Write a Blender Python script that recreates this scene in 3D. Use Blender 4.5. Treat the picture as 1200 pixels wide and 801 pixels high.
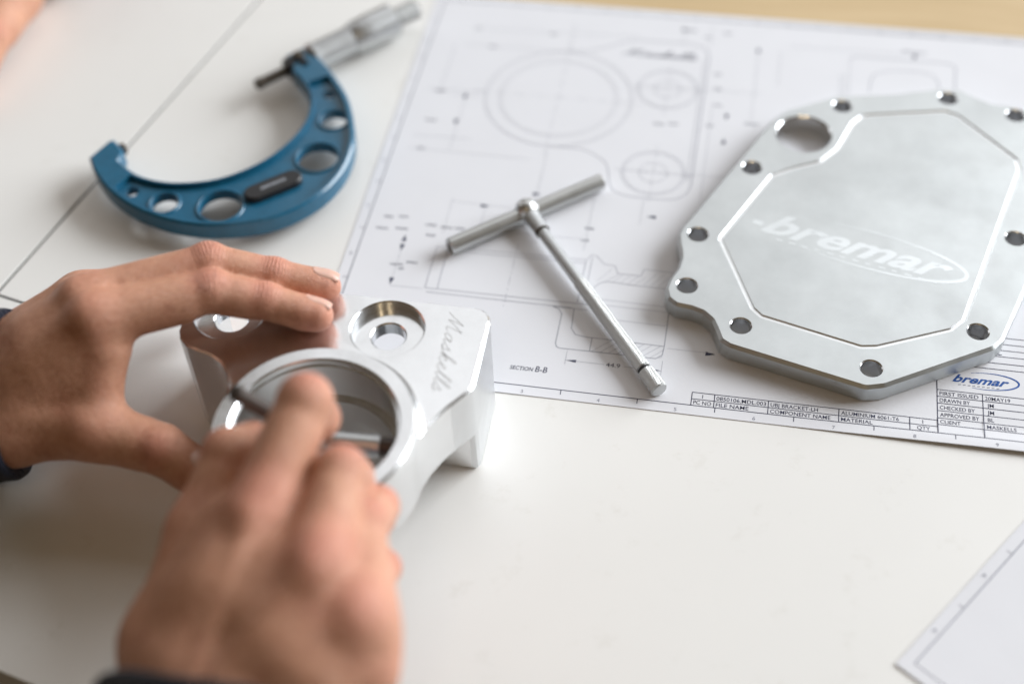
import bpy, bmesh, math, random
import numpy as np
from mathutils import Vector, Matrix

for o in list(bpy.data.objects):
    bpy.data.objects.remove(o)
scene = bpy.context.scene
COL = scene.collection
S = 0.001                       # everything below is written in millimetres
random.seed(7)
rad = math.radians

# ------------------------------------------------------------------ camera
cam_d = bpy.data.cameras.new("camera")
cam = bpy.data.objects.new("camera", cam_d)
COL.objects.link(cam)
cam.location = (183.17*S, -405.82*S, 503.43*S)
cam.rotation_euler = (0.7197086, 0.0354156, 0.1775972)
cam_d.sensor_width = 36.0
cam_d.lens = 50.0
cam_d.clip_start = 0.02
cam_d.clip_end = 50.0
cam_d.dof.use_dof = True
cam_d.dof.focus_distance = 0.640
cam_d.dof.aperture_fstop = 2.5
cam_d.dof.aperture_blades = 9
scene.camera = cam

# ------------------------------------------------------------------ light
world = bpy.data.worlds.new("World")
scene.world = world
world.use_nodes = True
bg = world.node_tree.nodes["Background"]
bg.inputs[0].default_value = (1.0, 0.74, 0.47, 1)
bg.inputs[1].default_value = 0.085

def area(name, loc, target, sx, sy, power, color):
    d = bpy.data.lights.new(name, 'AREA')
    d.shape = 'RECTANGLE'
    d.size, d.size_y = sx, sy
    d.energy = power
    d.color = color
    o = bpy.data.objects.new(name, d)
    COL.objects.link(o)
    o.location = loc
    o.rotation_euler = (Vector(target) - Vector(loc)).to_track_quat('-Z', 'Y').to_euler()
    return o
# the wide pale glazed wall beyond the table and the brighter window to its right
area("far_glazing_light", (0.95, 2.10, 1.95), (0.95, 0.0, 0.3), 3.8, 2.6, 28, (0.95, 0.97, 1.0))
area("window_light", (4.35, 2.92, 2.28), (0.0, 0.0, 0.0), 4.5, 2.85, 490, (0.93, 0.965, 1.0))
area("left_fill_light", (-2.60, 1.90, 1.80), (-0.6, 0.0, 0.2), 1.8, 2.2, 13, (0.95, 0.97, 1.0))  # added fill, brightens the table's left side and lifts the shadows there
# two warm ceiling lamps behind the camera
area("ceiling_lamp", (0.10, -1.30, 1.75), (0.05, 0.0, 0.0), 0.16, 0.16, 0.95, (1.0, 0.76, 0.46))
area("ceiling_lamp", (0.75, -1.15, 1.75), (0.05, 0.0, 0.0), 0.14, 0.14, 0.75, (1.0, 0.76, 0.46))

scene.view_settings.view_transform = 'Standard'
scene.view_settings.look = 'None'
scene.view_settings.exposure = 0.27
scene.view_settings.gamma = 1.0
scene.view_settings.use_curve_mapping = False
scene.cycles.max_bounces = 10
scene.cycles.use_denoising = True
scene.cycles.caustics_refractive = False
scene.cycles.blur_glossy = 6.0

# ------------------------------------------------------------------ materials
def new_mat(name):
    m = bpy.data.materials.new(name)
    m.use_nodes = True
    nt = m.node_tree
    return m, nt, nt.nodes["Principled BSDF"]

def N(nt, kind, **kw):
    n = nt.nodes.new(kind)
    for k, v in kw.items():
        if k in n.inputs:
            n.inputs[k].default_value = v
        else:
            setattr(n, k, v)
    return n

def noise(nt, scale, detail=4, rough=.55, src=None):
    n = N(nt, 'ShaderNodeTexNoise', Scale=scale, Detail=detail, Roughness=rough)
    if src is None:
        src = N(nt, 'ShaderNodeTexCoord').outputs['Object']
    nt.links.new(src, n.inputs['Vector'])
    return n

def maprange(nt, val, a, b, c, d):
    n = N(nt, 'ShaderNodeMapRange')
    nt.links.new(val, n.inputs['Value'])
    for k, v in zip(('From Min', 'From Max', 'To Min', 'To Max'), (a, b, c, d)):
        n.inputs[k].default_value = v
    return n.outputs['Result']

def bump(nt, bsdf, height, dist, strength=1.0, prev=None):
    b = N(nt, 'ShaderNodeBump', Strength=strength, Distance=dist)
    nt.links.new(height, b.inputs['Height'])
    if prev is not None:
        nt.links.new(prev, b.inputs['Normal'])
    nt.links.new(b.outputs['Normal'], bsdf.inputs['Normal'])
    return b.outputs['Normal']

def ramp(nt, fac, stops):
    r = N(nt, 'ShaderNodeValToRGB')
    nt.links.new(fac, r.inputs['Fac'])
    e = r.color_ramp.elements
    while len(e) < len(stops):
        e.new(0.5)
    for i, (p, c) in enumerate(stops):
        e[i].position = p
        e[i].color = (*c, 1)
    return r.outputs['Color']

def simple(name, col, rough=.5, metal=0., var=.06, nscale=120, bumpd=0., bscale=900, spec=.5, coat=0.):
    m, nt, b = new_mat(name)
    n = noise(nt, nscale)
    c0 = tuple(max(0, x*(1-var)) for x in col)
    c1 = tuple(min(1, x*(1+var)) for x in col)
    nt.links.new(ramp(nt, n.outputs['Fac'], [(.3, c0), (.7, c1)]), b.inputs['Base Color'])
    b.inputs['Metallic'].default_value = metal
    b.inputs['Roughness'].default_value = rough
    b.inputs['Specular IOR Level'].default_value = spec
    b.inputs['Coat Weight'].default_value = coat
    r = noise(nt, nscale*2.3, 5)
    nt.links.new(maprange(nt, r.outputs['Fac'], .3, .7, rough*.85, min(1, rough*1.15)), b.inputs['Roughness'])
    if bumpd:
        h = noise(nt, bscale, 3)
        bump(nt, b, h.outputs['Fac'], bumpd)
    return m

def mat_table():
    m, nt, b = new_mat("cream_laminate")
    n = noise(nt, 9, 5)
    base = ramp(nt, n.outputs['Fac'], [(.3, (.80, .797, .775)), (.7, (.82, .817, .795))])
    sp = noise(nt, 260, 2, .5)
    fleck = ramp(nt, sp.outputs['Fac'], [(.0, (.55, .52, .47)), (.17, (.55, .52, .47)), (.235, (1, 1, 1))])
    mx = N(nt, 'ShaderNodeMixRGB', blend_type='MULTIPLY', Fac=.35)
    nt.links.new(base, mx.inputs[1]); nt.links.new(fleck, mx.inputs[2])
    vo = N(nt, 'ShaderNodeTexVoronoi', Scale=21.0)
    tcv = N(nt, 'ShaderNodeTexCoord')
    nt.links.new(tcv.outputs['Object'], vo.inputs['Vector'])
    spk = ramp(nt, vo.outputs['Distance'], [(.0, (.25, .23, .2)), (.010, (.25, .23, .2)), (.017, (1, 1, 1))])
    sel = N(nt, 'ShaderNodeSeparateColor'); nt.links.new(vo.outputs['Color'], sel.inputs[0])
    gt = N(nt, 'ShaderNodeMath', operation='GREATER_THAN'); nt.links.new(sel.outputs[0], gt.inputs[0]); gt.inputs[1].default_value = .72
    mx3 = N(nt, 'ShaderNodeMixRGB', blend_type='MULTIPLY')
    nt.links.new(gt.outputs[0], mx3.inputs[0]); nt.links.new(mx.outputs[0], mx3.inputs[1]); nt.links.new(spk, mx3.inputs[2])
    sm = noise(nt, 42, 7, .75)
    smr = ramp(nt, sm.outputs['Fac'], [(.30, (.93, .925, .91)), (.42, (1, 1, 1))])
    mx4 = N(nt, 'ShaderNodeMixRGB', blend_type='MULTIPLY', Fac=1.0)
    nt.links.new(mx3.outputs[0], mx4.inputs[1]); nt.links.new(smr, mx4.inputs[2])
    nt.links.new(mx4.outputs[0], b.inputs['Base Color'])
    r = noise(nt, 30, 6, .7)
    nt.links.new(maprange(nt, r.outputs['Fac'], .3, .7, .36, .48), b.inputs['Roughness'])
    b.inputs['Specular IOR Level'].default_value = .75
    h = noise(nt, 700, 3)
    bump(nt, b, h.outputs['Fac'], .00004, .5)
    return m

def mat_alu(name, base=(.86, .87, .88), r0=.16, r1=.26, blot=25, lines=None, dark=.90):
    m, nt, b = new_mat(name)
    tc = N(nt, 'ShaderNodeTexCoord')
    n = noise(nt, blot, 6, .65)
    c0 = tuple(x*dark for x in base)
    nt.links.new(ramp(nt, n.outputs['Fac'], [(.3, c0), (.7, base)]), b.inputs['Base Color'])
    b.inputs['Metallic'].default_value = 1
    n2 = noise(nt, blot*1.7, 8, .7)
    nt.links.new(maprange(nt, n2.outputs['Fac'], .3, .7, r0, r1), b.inputs['Roughness'])
    h = noise(nt, 1400, 2)
    nm = bump(nt, b, h.outputs['Fac'], .000012, .6)
    if lines:
        mp = N(nt, 'ShaderNodeMapping')
        mp.inputs['Scale'].default_value = lines
        nt.links.new(tc.outputs['Object'], mp.inputs['Vector'])
        h2 = noise(nt, 1.0, 2, .5, mp.outputs['Vector'])
        bump(nt, b, h2.outputs['Fac'], .00002, .5, nm)
    return m

def mat_knurl(name="knurled_steel", lo=(.42, .42, .41), hi=(.60, .61, .60), rough=.42):
    m, nt, b = new_mat(name)
    b.inputs['Base Color'].default_value = (.60, .59, .55, 1)
    b.inputs['Metallic'].default_value = 1
    b.inputs['Roughness'].default_value = rough
    uv = N(nt, 'ShaderNodeUVMap')
    sep = N(nt, 'ShaderNodeSeparateXYZ')
    nt.links.new(uv.outputs['UV'], sep.inputs[0])
    outs = []
    for sgn in (1, -1):
        a = N(nt, 'ShaderNodeMath', operation='MULTIPLY_ADD')
        nt.links.new(sep.outputs['X'], a.inputs[0])
        a.inputs[1].default_value = sgn*3.3
        mm = N(nt, 'ShaderNodeMath', operation='MULTIPLY')
        nt.links.new(sep.outputs['Y'], mm.inputs[0]); mm.inputs[1].default_value = 3.3
        nt.links.new(mm.outputs[0], a.inputs[2])
        s = N(nt, 'ShaderNodeMath', operation='SINE')
        nt.links.new(a.outputs[0], s.inputs[0])
        ab = N(nt, 'ShaderNodeMath', operation='ABSOLUTE')
        nt.links.new(s.outputs[0], ab.inputs[0])
        outs.append(ab.outputs[0])
    mn = N(nt, 'ShaderNodeMath', operation='MINIMUM')
    nt.links.new(outs[0], mn.inputs[0]); nt.links.new(outs[1], mn.inputs[1])
    bump(nt, b, mn.outputs[0], .00018, .8)
    nt.links.new(ramp(nt, mn.outputs[0], [(0, lo), (.35, hi)]), b.inputs['Base Color'])
    return m

def mat_skin(name, light=(.60, .315, .205), red=(.64, .255, .185)):
    m, nt, b = new_mat(name)
    tint = N(nt, 'ShaderNodeAttribute', attribute_name='tint')
    wr = N(nt, 'ShaderNodeAttribute', attribute_name='wrinkle')
    al = N(nt, 'ShaderNodeAttribute', attribute_name='along')
    n = noise(nt, 55, 6, .65)
    blot = ramp(nt, n.outputs['Fac'], [(.3, tuple(x*f for x, f in zip(light, (.84, .76, .74)))), (.5, light), (.72, tuple(min(1, x*1.07) for x in light))])
    mx = N(nt, 'ShaderNodeMixRGB')
    nt.links.new(tint.outputs['Fac'], mx.inputs[0])
    nt.links.new(blot, mx.inputs[1]); mx.inputs[2].default_value = (*red, 1)
    n3 = noise(nt, 420, 4, .7)
    mot = ramp(nt, n3.outputs['Fac'], [(.3, (.80, .72, .69)), (.6, (1, 1, 1))])
    mx2 = N(nt, 'ShaderNodeMixRGB', blend_type='MULTIPLY', Fac=.7)
    nt.links.new(mx.outputs[0], mx2.inputs[1]); nt.links.new(mot, mx2.inputs[2])
    nt.links.new(mx2.outputs[0], b.inputs['Base Color'])
    b.inputs['Roughness'].default_value = .41
    b.inputs['Specular IOR Level'].default_value = .42
    b.inputs['Subsurface Weight'].default_value = .12
    b.inputs['Subsurface Radius'].default_value = (1.0, .32, .16)
    b.inputs['Subsurface Scale'].default_value = .0035
    tc = N(nt, 'ShaderNodeTexCoord')
    v = N(nt, 'ShaderNodeTexVoronoi', Scale=1100.0, feature='DISTANCE_TO_EDGE')
    nt.links.new(tc.outputs['Object'], v.inputs['Vector'])
    nm = bump(nt, b, maprange(nt, v.outputs['Distance'], 0, .22, 0, 1), .00013, .9)
    h2 = noise(nt, 260, 4, .6)
    nm = bump(nt, b, h2.outputs['Fac'], .0006, .5, nm)
    # creases across the joints, following the finger's own length
    nz = noise(nt, 170, 3)
    ma = N(nt, 'ShaderNodeMath', operation='MULTIPLY_ADD')
    nt.links.new(nz.outputs['Fac'], ma.inputs[0]); ma.inputs[1].default_value = 5.5
    sc = N(nt, 'ShaderNodeMath', operation='MULTIPLY')
    nt.links.new(al.outputs['Fac'], sc.inputs[0]); sc.inputs[1].default_value = 2.1
    nt.links.new(sc.outputs[0], ma.inputs[2])
    sn = N(nt, 'ShaderNodeMath', operation='SINE')
    nt.links.new(ma.outputs[0], sn.inputs[0])
    ab = N(nt, 'ShaderNodeMath', operation='ABSOLUTE')
    nt.links.new(sn.outputs[0], ab.inputs[0])
    pw = N(nt, 'ShaderNodeMath', operation='POWER')
    nt.links.new(ab.outputs[0], pw.inputs[0]); pw.inputs[1].default_value = .45
    om = N(nt, 'ShaderNodeMath', operation='SUBTRACT'); om.inputs[0].default_value = 1
    nt.links.new(pw.outputs[0], om.inputs[1])
    ml = N(nt, 'ShaderNodeMath', operation='MULTIPLY')
    nt.links.new(om.outputs[0], ml.inputs[0]); nt.links.new(wr.outputs['Fac'], ml.inputs[1])
    ng = N(nt, 'ShaderNodeMath', operation='MULTIPLY'); ng.inputs[1].default_value = -1
    nt.links.new(ml.outputs[0], ng.inputs[0])
    bump(nt, b, ng.outputs[0], .0005, .9, nm)
    return m

def mat_cloth(name, col):
    m, nt, b = new_mat(name)
    n = noise(nt, 300, 5)
    nt.links.new(ramp(nt, n.outputs['Fac'], [(.3, tuple(x*.7 for x in col)), (.7, tuple(x*1.3 for x in col))]), b.inputs['Base Color'])
    b.inputs['Roughness'].default_value = .95
    b.inputs['Sheen Weight'].default_value = .15
    b.inputs['Specular IOR Level'].default_value = .15
    w = N(nt, 'ShaderNodeTexWave', Scale=420.0, Distortion=3.0)
    tc = N(nt, 'ShaderNodeTexCoord')
    nt.links.new(tc.outputs['Object'], w.inputs['Vector'])
    bump(nt, b, w.outputs['Fac'], .0006, .7)
    return m

def mat_wood():
    m, nt, b = new_mat("tan_wood")
    tc = N(nt, 'ShaderNodeTexCoord')
    mp = N(nt, 'ShaderNodeMapping'); mp.inputs['Scale'].default_value = (6, 60, 6); mp.inputs['Rotation'].default_value = (0, 0, .226)
    nt.links.new(tc.outputs['Object'], mp.inputs['Vector'])
    n = noise(nt, 2.0, 6, .6, mp.outputs['Vector'])
    nt.links.new(ramp(nt, n.outputs['Fac'], [(.25, (.55, .40, .21)), (.75, (.66, .50, .29))]), b.inputs['Base Color'])
    b.inputs['Roughness'].default_value = .45
    return m

M = {
    'wood': mat_wood(),
    'table': mat_table(),
    'gap': simple("dark_gap", (.10, .095, .085), .8),
    'floor': simple("dark_floor", (.035, .028, .028), .7, nscale=8),
    'paper': simple("white_paper", (.762, .773, .812), .85, var=.012, nscale=30, bumpd=.00003, bscale=500, spec=.25),
    'ink': simple("black_ink", (.05, .055, .10), .75, spec=.2, var=.15),
    'ink_thin': simple("grey_ink", (.27, .28, .34), .8, spec=.2, var=.12),
    'ink_blue': simple("blue_ink", (.03, .10, .34), .7, spec=.2),
    'alu': mat_alu("milled_aluminium", (.83, .845, .86), .15, .27, 22),
    'alu_side': mat_alu("dulled_aluminium", (.74, .755, .77), .30, .42, 30),
    'alu_dark': simple("groove_shade_aluminium", (.50, .50, .49), .6, 1., var=.15, nscale=600),
    'alu_plate': mat_alu("brushed_aluminium", (.635, .665, .67), .32, .48, 24, (30, 900, 30), .82),
    'alu_bright': mat_alu("polished_aluminium", (.86, .88, .89), .30, .40, 40),
    'alu_logo': mat_alu("frosted_aluminium", (.73, .76, .77), .48, .58, 60),
    'blue': simple("blue_enamel", (.008, .108, .198), .32, var=.10, nscale=200, bumpd=.00008, bscale=420, coat=.25),
    'satin': mat_alu("satin_chrome", (.64, .66, .67), .33, .44, 60),
    'steel': mat_alu("ground_steel", (.60, .61, .60), .30, .40, 70),
    'steel_dark': simple("dark_steel", (.10, .085, .07), .38, .9, nscale=300),
    'grey_knurl': mat_knurl("dull_knurled_steel", (.20, .20, .195), (.38, .385, .38), .5),
    'oxide': simple("dark_oxide", (.055, .042, .035), .42, nscale=300),
    'black': simple("black_plastic", (.02, .02, .022), .45, nscale=300),
    'greymark': simple("pale_print", (.35, .38, .42), .6),
    'knurl': mat_knurl(),
    'skin': mat_skin("skin"),
    'nail': simple("fingernail", (.64, .40, .32), .34, var=.05, nscale=160, spec=.55),
    'navy': mat_cloth("navy_knit", (.010, .014, .030)),
    'blackcloth': mat_cloth("black_knit", (.006, .007, .013)),
    'redcloth': mat_cloth("red_knit", (.16, .015, .025)),
}
M['nail'].node_tree.nodes["Principled BSDF"].inputs['Subsurface Weight'].default_value = .15
M['nail'].node_tree.nodes["Principled BSDF"].inputs['Subsurface Scale'].default_value = .002

# ------------------------------------------------------------------ object helpers
def tag(o, label=None, cat=None, group=None, kind=None):
    for k, v in (('label', label), ('category', cat), ('group', group), ('kind', kind)):
        if v:
            o[k] = v
    return o

def mesh_obj(name, verts, faces, mat, parent=None, smooth=None, uvs=None):
    """verts in millimetres, world axes; smooth = sharp-edge angle in degrees"""
    me = bpy.data.meshes.new(name)
    me.from_pydata([(v[0]*S, v[1]*S, v[2]*S) for v in verts], [], faces)
    if uvs is not None:
        uv = me.uv_layers.new(name="UVMap")
        for l in me.loops:
            uv.data[l.index].uv = uvs[l.vertex_index]
    me.materials.append(mat)
    me.validate(); me.update()
    bm = bmesh.new(); bm.from_mesh(me)
    if uvs is None:
        bmesh.ops.recalc_face_normals(bm, faces=bm.faces)
    bm.to_mesh(me); bm.free()
    if smooth is not None:
        me.polygons.foreach_set('use_smooth', [True]*len(me.polygons))
        if smooth < 179:
            me.set_sharp_from_angle(angle=rad(smooth))
    o = bpy.data.objects.new(name, me)
    COL.objects.link(o)
    if parent is not None:
        o.parent = parent
        o.matrix_parent_inverse = parent.matrix_basis.inverted()
    return o

def thing(name, loc, label, cat, group=None):
    o = bpy.data.objects.new(name, None)
    o.empty_display_size = .02
    o.location = tuple(c*S for c in loc)
    COL.objects.link(o)
    bpy.context.view_layer.update()
    return tag(o, label, cat, group)

def offset_poly(poly, d):
    """inset (d>0) of a counter-clockwise polygon"""
    n = len(poly); out = []
    for i in range(n):
        p0, p1, p2 = (Vector(poly[(i+k) % n]) for k in (-1, 0, 1))
        e1 = (p1-p0).normalized(); e2 = (p2-p1).normalized()
        n1 = Vector((-e1.y, e1.x)); n2 = Vector((-e2.y, e2.x))
        b = n1+n2
        b = b/max(b.length_squared, .35)*2 if b.length > 1e-6 else n1
        out.append(tuple(p1 + b*d))
    return out

def ccw(poly):
    a = sum(poly[i][0]*poly[(i+1) % len(poly)][1]-poly[(i+1) % len(poly)][0]*poly[i][1] for i in range(len(poly)))
    return poly if a > 0 else poly[::-1]

def prism(poly, z0, z1, ct=0., cb=0.):
    poly = ccw(list(poly)); n = len(poly)
    layers = []
    if cb: layers.append((offset_poly(poly, cb), z0)); layers.append((poly, z0+cb))
    else: layers.append((poly, z0))
    if ct: layers.append((poly, z1-ct)); layers.append((offset_poly(poly, ct), z1))
    else: layers.append((poly, z1))
    V, F = [], []
    for pl, z in layers:
        V += [(p[0], p[1], z) for p in pl]
    for k in range(len(layers)-1):
        for i in range(n):
            j = (i+1) % n
            F.append((k*n+i, k*n+j, (k+1)*n+j, (k+1)*n+i))
    F.append(tuple(range(n))[::-1])
    F.append(tuple(range((len(layers)-1)*n, len(layers)*n)))
    return V, F

def circle(cx, cy, r, n=64):
    return [(cx+r*math.cos(2*math.pi*i/n), cy+r*math.sin(2*math.pi*i/n)) for i in range(n)]

def lathe(a, b, prof, n=48):
    """prof: list of (s, r) along the axis a->b in mm (s measured from a); closed with caps where r>0"""
    a, b = Vector(a), Vector(b)
    ax = (b-a).normalized()
    u = ax.orthogonal().normalized(); w = ax.cross(u)
    V, F, UV = [], [], []
    for s, r in prof:
        for i in range(n+1):
            t = 2*math.pi*i/n
            p = a + ax*s + (u*math.cos(t)+w*math.sin(t))*r
            V.append(tuple(p)); UV.append((t*r, s))
    m = n+1
    for k in range(len(prof)-1):
        for i in range(n):
            F.append((k*m+i, k*m+i+1, (k+1)*m+i+1, (k+1)*m+i))
    for k, rev in ((0, True), (len(prof)-1, False)):
        if prof[k][1] > 1e-6:
            f = tuple(k*m+i for i in range(n))
            F.append(f[::-1] if rev else f)
    return V, F, UV

def closed_lathe(cx, cy, prof, n=96):
    """solid of revolution about a vertical axis, watertight, for booleans: prof (r, z) from bottom axis to top axis"""
    V, F = [], []
    rings = []
    for r, z in prof:
        if r < 1e-6:
            rings.append([len(V)]); V.append((cx, cy, z))
        else:
            rings.append(list(range(len(V), len(V)+n)))
            V += [(cx+r*math.cos(2*math.pi*i/n), cy+r*math.sin(2*math.pi*i/n), z) for i in range(n)]
    for A, B in zip(rings, rings[1:]):
        for i in range(n):
            j = (i+1) % n
            if len(A) == 1: F.append((A[0], B[j], B[i]))
            elif len(B) == 1: F.append((A[i], A[j], B[0]))
            else: F.append((A[i], A[j], B[j], B[i]))
    return V, F

def boolean(base, ops):
    """ops: list of (mesh object, 'UNION'|'DIFFERENCE'); consumes the cutters"""
    for c, kind in ops:
        md = base.modifiers.new("b", 'BOOLEAN')
        md.operation = kind; md.object = c; md.solver = 'EXACT'
        try: md.material_mode = 'TRANSFER'
        except Exception: pass
    dg = bpy.context.evaluated_depsgraph_get(); dg.update()
    me = bpy.data.meshes.new_from_object(base.evaluated_get(dg))
    base.modifiers.clear()
    base.data = me
    for c, _ in ops:
        bpy.data.objects.remove(c)
    return base

def smooth_angle(o, deg):
    me = o.data
    me.polygons.foreach_set('use_smooth', [True]*len(me.polygons))
    me.set_sharp_from_angle(angle=rad(deg))

def spline(pts, per=8, closed=False):
    n = len(pts); out = []
    rng = range(n if closed else n-1)
    for i in rng:
        g = lambda k: Vector(pts[k % n] if closed else pts[min(max(k, 0), n-1)])
        p0, p1, p2, p3 = g(i-1), g(i), g(i+1), g(i+2)
        for j in range(per):
            t = j/per
            q = .5*((2*p1)+(p2-p0)*t+(2*p0-5*p1+4*p2-p3)*t*t+(3*p1-p0-3*p2+p3)*t**3)
            out.append(tuple(q))
    if not closed: out.append(tuple(pts[-1]))
    return out

def round_corners(poly, radii, seg=7):
    out = []; n = len(poly)
    for i, p in enumerate(poly):
        r = radii[i] if isinstance(radii, (list, tuple)) else radii
        p = Vector(p); a = Vector(poly[i-1]); c = Vector(poly[(i+1) % n])
        if r <= 0: out.append(tuple(p)); continue
        d1, d2 = (a-p).normalized(), (c-p).normalized()
        ang = d1.angle(d2)
        t = min(r/math.tan(ang/2), (a-p).length*.48, (c-p).length*.48)
        s, e = p+d1*t, p+d2*t
        for k in range(seg+1):
            u = k/seg
            out.append(tuple((1-u)**2*s + 2*u*(1-u)*p + u*u*e))
    return out

# ------------------------------------------------------------------ the table
floor = mesh_obj("floor", [(-3000, -3000, -740), (3000, -3000, -740), (3000, 3000, -740), (-3000, 3000, -740)], [(0, 1, 2, 3)], M['floor'])
tag(floor, "dark floor under the table", None, None, 'structure')

d1 = Vector((.224, .975)).normalized()           # the seam between the two boards
d2 = Vector((d1.y, -d1.x))                       # square to it
c0 = Vector((-144.0, 135.1))                     # a point on the seam
fr = Vector((-79.5, -175.8)) + d2*0             # a point on the table's front edge
def line_at(p, d, t): return tuple(Vector(p)+Vector(d)*t)
t_front = (fr-c0).dot(d1)
table = bpy.data.objects.new("table", None); COL.objects.link(table); table.empty_display_size = .05
tag(table, "cream white laminate table made of butted boards", None, None, 'structure')
g = .9
def board(u0, u1, v0, v1):
    q = [tuple(c0+d2*u+d1*v) for u, v in ((u0, v0), (u1, v0), (u1, v1), (u0, v1))]
    V, F = prism(q, -24, 0, .12, .5)
    return mesh_obj("board", V, F, M['table'], table, 30)
board(-900, -g, t_front, 900)
v_far = (Vector((-12.0, 298.0))-c0).dot(d1)
main = board(g, 1100, t_front, v_far)
far = board(g, 1100, v_far+.8, 900)
far.data.materials.clear(); far.data.materials.append(M['wood'])
far['label'] = "tan wooden board beyond the sheet"
# the short joint beside the wrist
jp = Vector((-167.7, 18.6))
V, F = prism([tuple(jp+d2*u+d1*v) for u, v in ((-6, -.7), (58, -.5), (58, .5), (-6, .7))], -2.2, 3)
cut = mesh_obj("cut", V, F, M['gap'])
boolean(main, [(cut, 'DIFFERENCE')])
V, F = prism([tuple(c0+d2*u+d1*v) for u, v in ((-.85, t_front+2), (.85, t_front+2), (.85, 880), (-.85, 880))], -6, -.7)
mesh_obj("joint_strip", V, F, M['gap'], table)

# ------------------------------------------------------------------ the drawing sheets
def sst(a, b, x):
    t = min(max((x-a)/(b-a), 0), 1); return t*t*(3-2*t)
def paper_z(x, y):
    return .30 + 1.7*sst(205, 330, x)*sst(9, -6, y) + .5*sst(120, 20, x)*sst(3, -6, y) + .8*sst(286, 294, y)*sst(60, 330, x)

def sheet(name, x0, y0, x1, y1, zf, label, mat=None, rot=0, org=(0, 0)):
    xs = np.linspace(x0, x1, 64); ys = np.concatenate([np.linspace(y0, y0+20, 12)[:-1], np.linspace(y0+20, y1-15, 20), np.linspace(y1-15, y1, 9)[1:]])
    V, F = [], []
    ny = len(ys)
    for x in xs:
        for y in ys: V.append((x, y, zf(x, y)))
    for i in range(len(xs)-1):
        for j in range(ny-1):
            F.append((i*ny+j, (i+1)*ny+j, (i+1)*ny+j+1, i*ny+j+1))
    n = len(V)
    V += [(x, y, z-.14) for x, y, z in V]
    F += [tuple(n+k for k in f[::-1]) for f in F]
    rim = [i*ny for i in range(len(xs))] + [(len(xs)-1)*ny+j for j in range(1, ny)] + [i*ny+ny-1 for i in range(len(xs)-2, -1, -1)] + [j for j in range(ny-2, 0, -1)]
    for k in range(len(rim)):
        a, b = rim[k], rim[(k+1) % len(rim)]
        F.append((a, n+a, n+b, b))
    return V, F

class Ink:
    """flat printed marks lying on a sheet"""
    def __init__(self, zf, lift=.05, k=1.):
        self.k = k; self.cnt = 0; self.taper = None; self.V, self.F, self.zf, self.lift = [], [], zf, lift
    def line(self, pts, w=.35, closed=False, step=9.):
        w *= self.k
        P = [Vector(p[:2]) for p in pts]
        if closed: P.append(P[0])
        Q = [P[0]]
        for a, b in zip(P, P[1:]):
            L = (b-a).length
            if L < 1e-4: continue
            k = max(1, int(L/step))
            Q += [a.lerp(b, (i+1)/k) for i in range(k)]
        if len(Q) < 2: return
        n = len(Q); base = len(self.V)
        lift = self.lift + (self.cnt % 7)*.004; self.cnt += 1
        ws = w if isinstance(w, list) else None
        for i, p in enumerate(Q):
            if closed and i in (0, n-1): t0, t1 = (Q[-1]-Q[-2]).normalized(), (Q[1]-Q[0]).normalized()
            else:
                t0 = (Q[i]-Q[i-1]).normalized() if i else (Q[1]-Q[0]).normalized()
                t1 = (Q[i+1]-Q[i]).normalized() if i < n-1 else t0
            n0, n1 = Vector((-t0.y, t0.x)), Vector((-t1.y, t1.x))
            m = n0+n1
            m = n0 if m.length < .3 else m/max(m.length_squared, .6)*2
            ww = w*(self.taper(i/(n-1)) if self.taper else 1)*.5
            for q in (p+m*ww, p-m*ww): self.V.append((q.x, q.y, self.zf(q.x, q.y)+lift))
        for i in range(n-1):
            c = base+2*i
            self.F.append((c+1, c+3, c+2, c))
    def dash(self, a, b, w=.25, on=6, off=2):
        a, b = Vector(a), Vector(b); L = (b-a).length; t = (b-a)/L; s = 0; k = 0
        while s < L:
            e = min(L, s+(on if k % 2 == 0 else 1.4)); self.line([a+t*s, a+t*e], w); s = e+off; k += 1
    def circle(self, cx, cy, r, w=.35, n=72, a0=0, a1=360):
        self.line([(cx+r*math.cos(rad(a0+(a1-a0)*i/n)), cy+r*math.sin(rad(a0+(a1-a0)*i/n))) for i in range(n+1)], w)
    def tri(self, tip, d, L=3.2, w=1.1):
        tip = Vector(tip); d = Vector(d).normalized(); nn = Vector((-d.y, d.x))
        b = len(self.V)
        for q in (tip, tip-d*L+nn*w*.5, tip-d*L-nn*w*.5): self.V.append((q.x, q.y, self.zf(q.x, q.y)+self.lift))
        self.F.append((b, b+1, b+2))
    def poly(self, pts):
        b = len(self.V)
        self.V += [(p[0], p[1], self.zf(p[0], p[1])+self.lift) for p in pts]
        self.F.append(tuple(range(b, b+len(pts))))
    def build(self, name, mat, parent):
        me = bpy.data.meshes.new(name)
        me.from_pydata([(x*S, y*S, z*S) for x, y, z in self.V], [], self.F)
        me.materials.append(mat)
        bm = bmesh.new(); bm.from_mesh(me)
        for f in bm.faces:
            f.normal_update()
            if f.normal.z < 0: f.normal_flip()
        bm.to_mesh(me); bm.free()
        o = bpy.data.objects.new(name, me); COL.objects.link(o)
        o.parent = parent; o.matrix_parent_inverse = parent.matrix_basis.inverted()
        return o

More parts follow.
